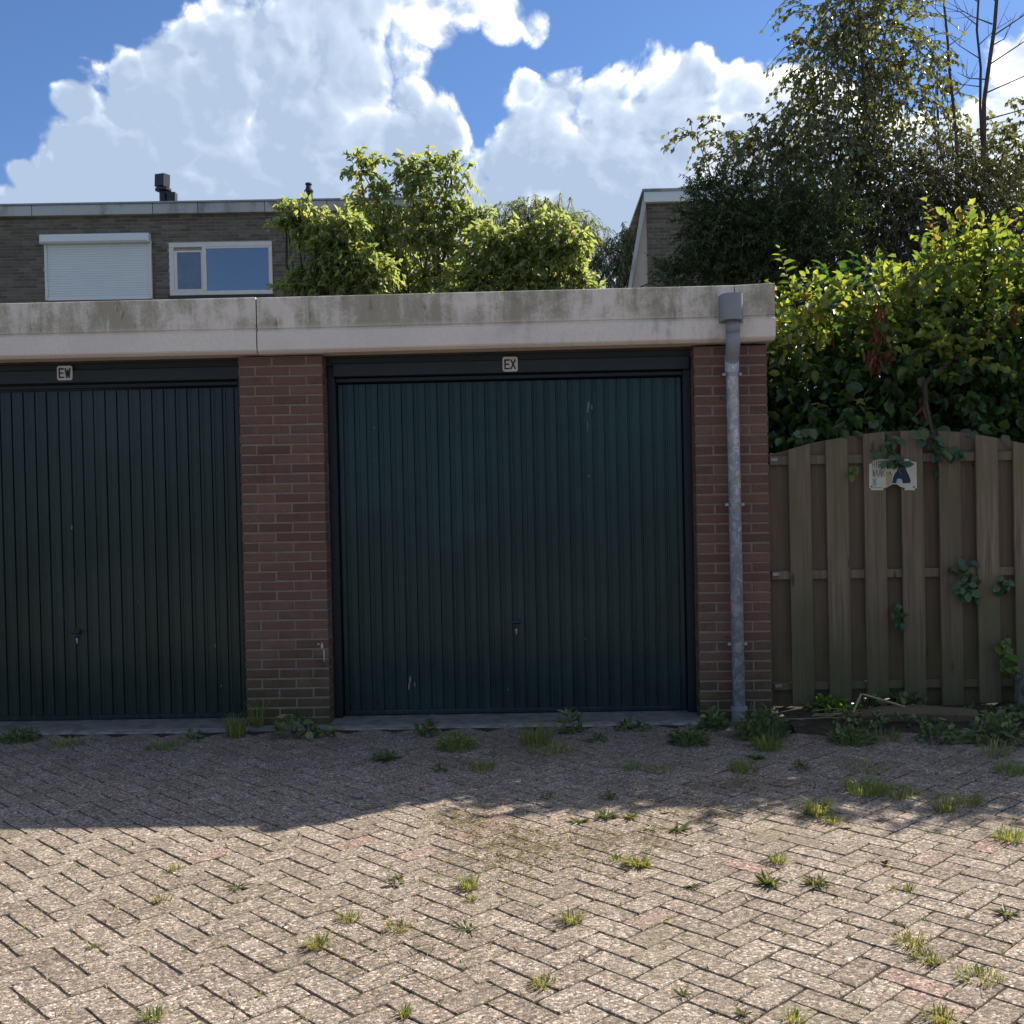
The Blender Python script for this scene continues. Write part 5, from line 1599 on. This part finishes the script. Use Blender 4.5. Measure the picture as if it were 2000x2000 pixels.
# ------------------------------------------------------------------ weeds, each clump a thing
random.seed(51)
def clump(name, px, py, kind, label, cat, mat_, size, hgt, n_, group=None, **kw):
    if group == GS:
        size *= 0.72; hgt *= 0.62; n_ = int(n_ * 0.75)
        mat_ = {L_GRASS: L_SUNGRASS, L_WEED: L_ROSETTE}.get(mat_, mat_)
    z = kw.get('z', 0.0)
    b = np.array(G(px, py, z))
    V, Fs = [], []
    if 'g' in kind:
        v, f = tuft_arrays(b, n_, hgt, size, kw.get('bend', 1.15), kw.get('w', 0.0022)); V.append(v); Fs.append(f)
    if 'r' in kind:
        v, f = rosette_arrays(b, int(n_ * 1.5), size * 0.6, kw.get('lw', 0.022) * 0.62, kw.get('lift', 0.45)); V.append(v); Fs.append(f)
    if 'b' in kind:
        v, f = bush_arrays(b, n_, size * 0.5, hgt, kw.get('L', 0.05), kw.get('lw', 0.03)); V.append(v); Fs.append(f)
    allv = np.concatenate(V)
    faces = []
    o = 0
    for v, f in zip(V, Fs):
        faces += (f + o).tolist(); o += len(v)
    ob = add(name, allv, faces, mat_, None, False, b)
    return tag(ob, label, cat, group)


GS, WS = 'sunlit grass tufts growing in the paving', 'weeds growing in the shade at the wall foot'
T = lambda *a, **k: clump('grass_tuft', *a, **k)
Wd = lambda *a, **k: clump('weed', *a, **k)
T(1598, 1590, 'g', 'large bright green grass tuft at the edge of the dappled shade below the fence', 'grass tuft', L_GRASS, 0.17, 0.16, 210, GS)
T(1626, 1606, 'g', 'small bright grass patch touching the large bright tuft', 'grass tuft', L_GRASS, 0.14, 0.07, 90, GS)
T(1972, 1640, 'g', 'bright grass tuft at the picture edge below the concrete post', 'grass tuft', L_GRASS, 0.18, 0.10, 150, GS)
T(1846, 1583, 'g', 'half shaded grass tuft on the shadow edge with pale outer blades', 'grass tuft', L_GRASS, 0.14, 0.14, 130, GS)
T(1890, 1572, 'g', 'dark grass tuft in the shade adjoining the half shaded tuft', 'grass tuft', L_GRASS, 0.16, 0.13, 110, GS)
T(1690, 1548, 'g', 'low dark grass mat in the shade before the rotting log', 'grass tuft', L_GRASS, 0.20, 0.09, 170, WS)
T(1752, 1552, 'g', 'sparse end of the dark grass mat before the rotting log', 'grass tuft', L_GRASS, 0.24, 0.06, 110, WS)
T(1520, 1684, 'g', 'small upright yellow green tuft between two leafy rosettes and the large bright tuft', 'grass tuft', L_GRASS, 0.09, 0.085, 80, GS)
T(1245, 1690, 'gr', 'spreading green tuft alone on sunlit paving in line with the door lock', 'grass tuft', L_GRASS, 0.14, 0.07, 100, GS, lw=0.012)
T(1202, 1680, 'g', 'tiny green tuft touching the spreading tuft', 'grass tuft', L_GRASS, 0.06, 0.045, 34, GS)
T(918, 1734, 'g', 'round vivid green tuft alone in the middle of the sunlit paving', 'grass tuft', L_GRASS, 0.115, 0.085, 130, GS)
T(920, 1758, 'g', 'tiny pale tuft just before the round vivid green tuft', 'grass tuft', L_PALEGRASS, 0.06, 0.04, 36, GS)
T(1118, 1800, 'g', 'yellow green round tuft in front of the door lock line', 'grass tuft', L_GRASS, 0.115, 0.075, 110, GS)
Wd(912, 1818, 'r', 'flat star shaped rosette below the round vivid tuft', 'weed', L_WEED, 0.15, 0.05, 26, GS, lw=0.016)
T(622, 1848, 'g', 'pale green tuft near the paving before the brick pillar', 'grass tuft', L_PALEGRASS, 0.12, 0.07, 110, GS)
Wd(1504, 1728, 'r', 'grey green leafy rosette with raised centre', 'weed', L_WEED, 0.13, 0.06, 38, GS, lw=0.02, lift=0.7)
Wd(1594, 1730, 'rg', 'dark stalky rosette next to the grey green rosette', 'weed', L_WEED, 0.13, 0.11, 30, GS, lw=0.016, lift=0.8)
T(1774, 1738, 'g', 'tiny yellow tuft on bare sunlit pavers beyond the rosettes', 'grass tuft', L_PALEGRASS, 0.06, 0.05, 40, GS)
Wd(1966, 1786, 'r', 'star shaped weed at the picture edge below the bright edge tuft', 'weed', L_WEED, 0.13, 0.06, 26, GS, lw=0.018)
T(1776, 1845, 'g', 'upper pale tuft of the pair above the long grass strip', 'grass tuft', L_PALEGRASS, 0.13, 0.07, 90, GS)
T(1808, 1876, 'g', 'lower pale tuft of the pair above the long grass strip', 'grass tuft', L_PALEGRASS, 0.13, 0.06, 90, GS)
for px, py in ((1892, 1898), (1912, 1908), (1932, 1915)):
    pass
T(1912, 1910, 'g', 'long thin strip of bright grass along a paver joint', 'grass tuft', L_GRASS, 0.20, 0.05, 150, GS)
Wd(1350, 1733, 'r', 'small dark green rosette between the spreading tuft and the leafy rosettes', 'weed', L_WEED, 0.085, 0.04, 20, GS, lw=0.016)
Wd(1326, 1622, 'r', 'broad leaved weed patch just in the sun below the brick end pillar', 'weed', L_WEED, 0.15, 0.05, 40, GS, lw=0.026)
Wd(1184, 1596, 'rg', 'leafy green weed in the dappled shadow edge below the EX door', 'weed', L_WEED, 0.14, 0.07, 50, GS, lw=0.022)
Wd(1130, 1606, 'r', 'bluish weed beside the leafy weed on the dappled shadow edge', 'weed', L_WEED, 0.11, 0.05, 36, GS, lw=0.018)
Wd(1230, 1598, 'r', 'pale weed sprawling in sun beside the leafy weed', 'weed', L_PALEGRASS, 0.12, 0.04, 30, GS, lw=0.02)
Wd(1270, 1622, 'r', 'tiny weed leaning against a dry stalk in sunlit paving', 'weed', L_WEED, 0.08, 0.04, 18, GS, lw=0.016)
Wd(1190, 1560, 'b', 'pale mounded weed with tiny leaves at the dappled shadow edge', 'weed', L_WEED, 0.12, 0.035, 60, GS, L=0.02, lw=0.014)
Wd(1070, 1560, 'b', 'bluish mounded weed in the tip of the shadow', 'weed', L_WEED, 0.08, 0.05, 50, GS, L=0.018, lw=0.012)
T(302, 1990, 'g', 'green tuft cut by the lower picture edge below the EW door', 'grass tuft', L_GRASS, 0.085, 0.06, 80, GS)
T(790, 1984, 'g', 'upright sprig at the lower picture edge under the brick pillar line', 'grass tuft', L_GRASS, 0.06, 0.06, 50, GS)
Wd(1334, 1946, 'r', 'dark curled weed in a paver joint low in the sunlit paving', 'weed', L_WEED, 0.07, 0.05, 20, GS, lw=0.013, lift=0.8)
Wd(1450, 1984, 'r', 'weed at the lower picture edge beside a pinkish paver', 'weed', L_WEED, 0.07, 0.05, 22, GS, lw=0.013, lift=0.8)
T(1548, 1994, 'g', 'sprawling green sprig at the lower picture edge under the downpipe line', 'grass tuft', L_GRASS, 0.09, 0.06, 60, GS)
T(1838, 1992, 'g', 'yellow green grass at the lower picture corner', 'grass tuft', L_PALEGRASS, 0.13, 0.07, 90, GS)
Wd(462, 1735, 'r', 'sparse weed in a joint of the sunlit paving before the EW door', 'weed', L_WEED, 0.12, 0.05, 26, GS, lw=0.012)
T(682, 1796, 'g', 'loose green tuft in paving before the brick pillar', 'grass tuft', L_PALEGRASS, 0.11, 0.06, 70, GS)
Wd(1752, 1804, 'r', 'small dark weed at a paver corner above the pair of pale tufts', 'weed', L_WEED, 0.07, 0.04, 18, GS, lw=0.013)
T(1062, 1924, 'g', 'straw coloured sprawling grass low in the middle of the sunlit paving', 'grass tuft', L_PALEGRASS, 0.12, 0.05, 90, GS)
T(778, 1815, 'g', 'faded yellow patch of grass between the flat rosette and the loose tuft', 'grass tuft', L_PALEGRASS, 0.14, 0.04, 90, GS)
Wd(776, 1728, 'b', 'small curled sprig behind the faded yellow grass', 'weed', L_WEED, 0.05, 0.05, 24, GS, L=0.03, lw=0.012)
T(340, 1700, 'g', 'thin grass in a joint close behind the sparse weed before the EW door', 'grass tuft', L_PALEGRASS, 0.09, 0.04, 50, GS)
T(182, 1850, 'g', 'small low sprig on a joint below the EW lock', 'grass tuft', L_GRASS, 0.05, 0.03, 30, GS)
T(310, 1760, 'g', 'yellow sprig on a joint before the EW door', 'grass tuft', L_PALEGRASS, 0.08, 0.04, 50, GS)
# in the shade
T(40, 1446, 'gb', 'low green weed mat against the sill of the EW door under its lock', 'weed', L_WEED, 0.24, 0.06, 130, WS, L=0.05, lw=0.014)
T(130, 1455, 'g', 'dull grass on the paving edge beside the low weed mat', 'grass tuft', L_PALEGRASS, 0.24, 0.05, 120, WS)
T(318, 1462, 'g', 'dull sprawling grass before the worn sill of the EW door', 'grass tuft', L_GRASS, 0.22, 0.06, 110, WS)
Wd(375, 1446, 'b', 'small leafy weed at the EW sill near the pillar', 'weed', L_WEED, 0.12, 0.06, 40, WS, L=0.04, lw=0.02)
T(462, 1438, 'g', 'feathery grass tuft at the corner of the EW door and brick pillar', 'grass tuft', L_GRASS, 0.14, 0.17, 150, WS, bend=0.5)
T(505, 1420, 'g', 'tall thin seeding grass standing against the brick pillar foot', 'grass tuft', L_GRASS, 0.08, 0.26, 44, WS, bend=0.25)
bl = thing('broadleaf_weed', G(590, 1436), 'broad round leaved weed at the foot of the brick pillar', 'weed', WS)
WL5 = []
for k in range(3):
    v, f = leaf_mesh(np.zeros((1, 3)), np.array([[1.0, 0, 0]]), np.array([[0, 0, 1.0]]), np.array([0.085]), np.array([0.066]), 'hex', 0.06 + 0.05 * k, 0.15)
    WL5.append(mesh_data('leaf', v, f.tolist(), L_WEED))
for k in range(54):
    t = random.random()
    px = 535 + 110 * t + random.gauss(0, 5)
    b = G(px, 1438 + random.uniform(-6, 10)); b.z = random.uniform(0.02, 0.10) * (0.5 + 0.9 * math.sin(math.pi * min(1, t + 0.15)))
    o = inst('leaf', random.choice(WL5), b, bl)
    o.rotation_euler = (random.gauss(0.35, .4), random.gauss(0.1, 0.4), random.uniform(0, 6.28))
    s = random.uniform(0.4, 0.95) * (1.3 if t < 0.3 else 0.85); o.scale = (s, s, s)
m = MB()
for k in range(6):
    b = G(600 + random.gauss(0, 18), 1436)
    m.tube([b, b + Vector((random.gauss(0, .01), random.gauss(0, .01), random.uniform(.08, .17)))], .003, 4)
m.obj('stem', M_BARK, bl)
Wd(838, 1436, 'b', 'dark leafy weed touching the EX sill', 'weed', L_WEED, 0.12, 0.10, 60, WS, L=0.05, lw=0.026)
T(892, 1462, 'gb', 'wide low tuft of dark grass before the dark leafy weed', 'grass tuft', L_GRASS, 0.24, 0.09, 150, WS, L=0.035, lw=0.012)
Wd(750, 1484, 'rb', 'dark reddish rosette on shaded paving before the EX door', 'weed', L_WEED, 0.15, 0.05, 50, WS, L=0.03, lw=0.014)
Wd(860, 1508, 'b', 'very small weed dot in the shade below the wide low tuft', 'weed', L_WEED, 0.07, 0.03, 24, WS, L=0.03, lw=0.014)
T(942, 1502, 'g', 'dull green tuft on shaded paving below the wide low tuft', 'grass tuft', L_GRASS, 0.15, 0.06, 90, WS)
T(1048, 1454, 'g', 'tall loose grass in front of the EX sill below the door lock', 'grass tuft', L_GRASS, 0.20, 0.17, 170, WS, bend=0.6)
T(1075, 1468, 'g', 'dry straw grass sprawling before the tall loose grass', 'grass tuft', L_PALEGRASS, 0.28, 0.06, 130, WS)
Wd(1116, 1430, 'b', 'leafy stalked weed standing at the EX sill beside the tall loose grass', 'weed', L_WEED, 0.15, 0.15, 80, WS, L=0.05, lw=0.022)
Wd(1165, 1448, 'b', 'small pale leafy weed beside the stalked weed', 'weed', L_WEED, 0.12, 0.04, 36, WS, L=0.035, lw=0.02)
Wd(1240, 1424, 'b', 'low line of weeds along the EX sill toward the end pillar', 'weed', L_WEED, 0.22, 0.05, 60, WS, L=0.045, lw=0.02)
T(1345, 1452, 'gb', 'weed mound of grass and leaves before the end pillar', 'weed', L_WEED, 0.24, 0.08, 150, WS, L=0.045, lw=0.02)
Wd(1392, 1424, 'b', 'dark broad leaved weed beside the ground socket of the downpipe', 'weed', L_WEED, 0.15, 0.10, 70, WS, L=0.055, lw=0.04)
T(1228, 1500, 'g', 'thin dark grass in joints below the low line of weeds', 'grass tuft', L_GRASS, 0.16, 0.05, 70, WS)
T(1285, 1505, 'g', 'thin dark grass in joints between the weed mound and the shadow edge', 'grass tuft', L_GRASS, 0.16, 0.05, 70, WS)
T(1488, 1440, 'gb', 'big dark bushy weed between the downpipe foot and the fence', 'weed', L_WEED, 0.30, 0.17, 260, WS, L=0.05, lw=0.022)
T(1500, 1462, 'g', 'fresh grass spilling in front of the big bushy weed', 'grass tuft', L_GRASS, 0.20, 0.10, 170, WS)
Wd(1480, 1480, 'r', 'small dark rosette before the fresh grass at the downpipe', 'weed', L_WEED, 0.12, 0.05, 26, WS, lw=0.02)
T(1452, 1505, 'g', 'isolated grass tuft in the shade in front of the downpipe', 'grass tuft', L_GRASS, 0.16, 0.07, 130, WS)
Wd(1560, 1503, 'b', 'little dark weed on shaded paving in front of the fence', 'weed', L_WEED, 0.10, 0.04, 40, WS, L=0.03, lw=0.014)
Wd(1625, 1393, 'b', 'ground ivy mat on the soil at the fence foot beside the downpipe', 'weed', L_IVYLIGHT, 0.42, 0.09, 150, WS, L=0.05, lw=0.04, z=0.03)
Wd(1750, 1386, 'b', 'ground ivy mat between the fence planks and the rotting log', 'weed', L_WEED, 0.46, 0.11, 190, WS, L=0.05, lw=0.042, z=0.03)
T(1660, 1450, 'gb', 'mixed weeds spilling from the soil in front of the log end', 'weed', L_WEED, 0.28, 0.08, 170, WS, L=0.04, lw=0.022)
T(1720, 1442, 'g', 'grass fringe in front of the rotting log', 'grass tuft', L_GRASS, 0.26, 0.07, 130, WS)
Wd(1835, 1448, 'b', 'dark red tinged leafy weed at the far end of the rotting log', 'weed', L_WEED, 0.24, 0.09, 120, WS, L=0.045, lw=0.026)
Wd(1945, 1450, 'b', 'large leafy bush weed before the concrete post', 'weed', L_WEED, 0.32, 0.15, 200, WS, L=0.055, lw=0.036)
T(1945, 1475, 'g', 'pale stemmed grass under the large leafy bush weed', 'grass tuft', L_PALEGRASS, 0.16, 0.12, 60, WS)
T(1975, 1508, 'g', 'dark grass tuft on shaded paving near the picture edge', 'grass tuft', L_GRASS, 0.18, 0.07, 110, WS)
T(1690, 1500, 'g', 'sparse dull grass across joints between the log and the low grass mat', 'grass tuft', L_PALEGRASS, 0.30, 0.04, 120, WS)

# ragged low growth along the whole fence foot
cp = np.array([[random.uniform(1.62, 5.9), -0.46 + abs(random.gauss(0, 0.16)), 0.0] for _ in range(1500)])
cp[:, 2] = np.clip((cp[:, 1] + 0.60) / 0.285, 0, 1) * 0.05 + rng.random(1500) * 0.05 - 0.01
keep = np.sin(cp[:, 0] * 7.0) + np.sin(cp[:, 0] * 17.0 + 1.0) * 0.7 + rng.normal(size=1500) * 0.6 > -0.3
cp = cp[keep]; n_ = len(cp)
v, f = leaf_mesh(cp, norm(rng.normal(size=(n_, 3)) + np.array([0, -0.3, 0.5])), norm(rng.normal(size=(n_, 3)) * 0.5 + np.array([0, -0.3, 1.0])), rng.uniform(0.02, 0.055, n_), rng.uniform(0.012, 0.035, n_), 'hex', 0.12, 0.2)
tag(add('ground_cover', v, f, L_WEED), 'ragged low green growth along the fence foot', 'ground cover', kind='stuff')

# dry straw lying over the middle of the paving: nobody could count it
pts = []
for (px, py, rx, ry, n_) in ((960, 1640, 90, 40, 420), (1080, 1660, 120, 40, 420), (1250, 1640, 120, 30, 260), (1430, 1535, 90, 14, 220), (900, 1600, 60, 24, 200), (980, 1720, 140, 60, 240), (800, 1860, 160, 60, 140), (1060, 1470, 120, 30, 220), (1360, 1590, 120, 20, 200), (700, 1800, 300, 150, 220), (1500, 1800, 400, 150, 160), (300, 1750, 250, 120, 160)):
    for k in range(n_):
        x, y = random.gauss(px, rx * .6), random.gauss(py, ry * .6)
        if 1450 < y < 2000:
            p = G(x, y); pts.append((p.x, p.y, 0.003 + random.random() * 0.006))
pts = np.array(pts)
n_ = len(pts)
a = rng.random(n_) * 6.283
d = np.stack([np.cos(a), np.sin(a), rng.uniform(-0.05, 0.5, n_)], 1)
v, f = leaf_mesh(pts, d, np.tile([0, 0, 1.0], (n_, 1)), rng.uniform(0.02, 0.06, n_), np.full(n_, 0.0036), 'dia', 0.1, 0.1)
tag(add('dry_grass', v, f, L_DRY), 'thin dry straw scattered over the sunlit paving', 'dry grass', kind='stuff')
# moss and sprouts in the joints, following the paver lines
pts = []
for (x, y, r) in stones:
    if y < -4.3 or abs(x) > 3.6: continue
    if random.random() < 0.7:
        for k in range(random.randint(2, 7)):
            t = random.uniform(-1, 1) * PW
            dr = pdir if not r else qdir; dn = qdir if not r else pdir
            q = np.array([x, y]) + dr * t + dn * PW / 2 * random.choice((-1, 1))
            pts.append((q[0], q[1], -0.006))
pts = np.array(pts); n_ = len(pts)
a = rng.random(n_) * 6.283
d = np.stack([np.cos(a) * .7, np.sin(a) * .7, rng.uniform(0.3, 1, n_)], 1)
v, f = leaf_mesh(pts, d, norm(rng.normal(size=(n_, 3)) + np.array([0, 0, 1.5])), rng.uniform(0.008, 0.036, n_), rng.uniform(0.003, 0.009, n_), 'dia', 0.1, 0.1)
tag(add('joint_moss', v, f, L_PALEGRASS), 'tiny sprouts and moss in the paver joints', 'moss', kind='stuff')

# small things lying about
def pebble(name, px, py, r, m, label, cat, sq=0.55):
    b = G(px, py)
    bm = bmesh.new(); bmesh.ops.create_icosphere(bm, subdivisions=2, radius=1)
    v = [(b.x + p.co.x * r * (1 + random.uniform(-.1, .1)), b.y + p.co.y * r * .8, max(0, r * sq * .8 + p.co.z * r * sq) + 0.001) for p in bm.verts]
    f = [[q.index for q in fc.verts] for fc in bm.faces]; bm.free()
    return tag(add(name, v, f, m, None, True), label, cat)
pebble('pebble', 700, 1560, 0.026, M_STONE, 'rounded grey pebble on shaded paving at the shadow edge', 'pebble')
pebble('pebble', 618, 1520, 0.012, M_STONE, 'pale chip of stone lying in the shade before the brick pillar', 'pebble')
b = G(1728, 1690)
pos = np.array([[b.x, b.y, .003]] * 5); d = norm(rng.normal(size=(5, 3)) * np.array([1, 1, .3]) + np.array([0, 0, .8]))
v, f = leaf_mesh(pos, d, norm(rng.normal(size=(5, 3)) + np.array([0, 0, 1])), rng.uniform(.018, .030, 5), rng.uniform(.012, .018, 5), 'hex', .3, .2)
tag(add('curled_leaf', v, f, L_BROWN), 'curled dead brown leaf standing on sunlit paving', 'leaf')
for px, py, lab in ((1645, 1616, 'pale flat fallen leaf beside the large bright grass tuft'), (1290, 1587, 'pale round fallen leaf on the dappled shadow edge'), (1545, 1497, 'whitish scrap lying in the shade before the fence')):
    b = G(px, py, 0.006)
    v, f = leaf_mesh(np.array([b]), np.array([[1.0, .3, .05]]), np.array([[0, 0, 1.0]]), np.array([.05]), np.array([.032]), 'hex', .1, .1)
    tag(add('fallen_leaf', v, f.tolist(), L_DRY), lab, 'leaf')
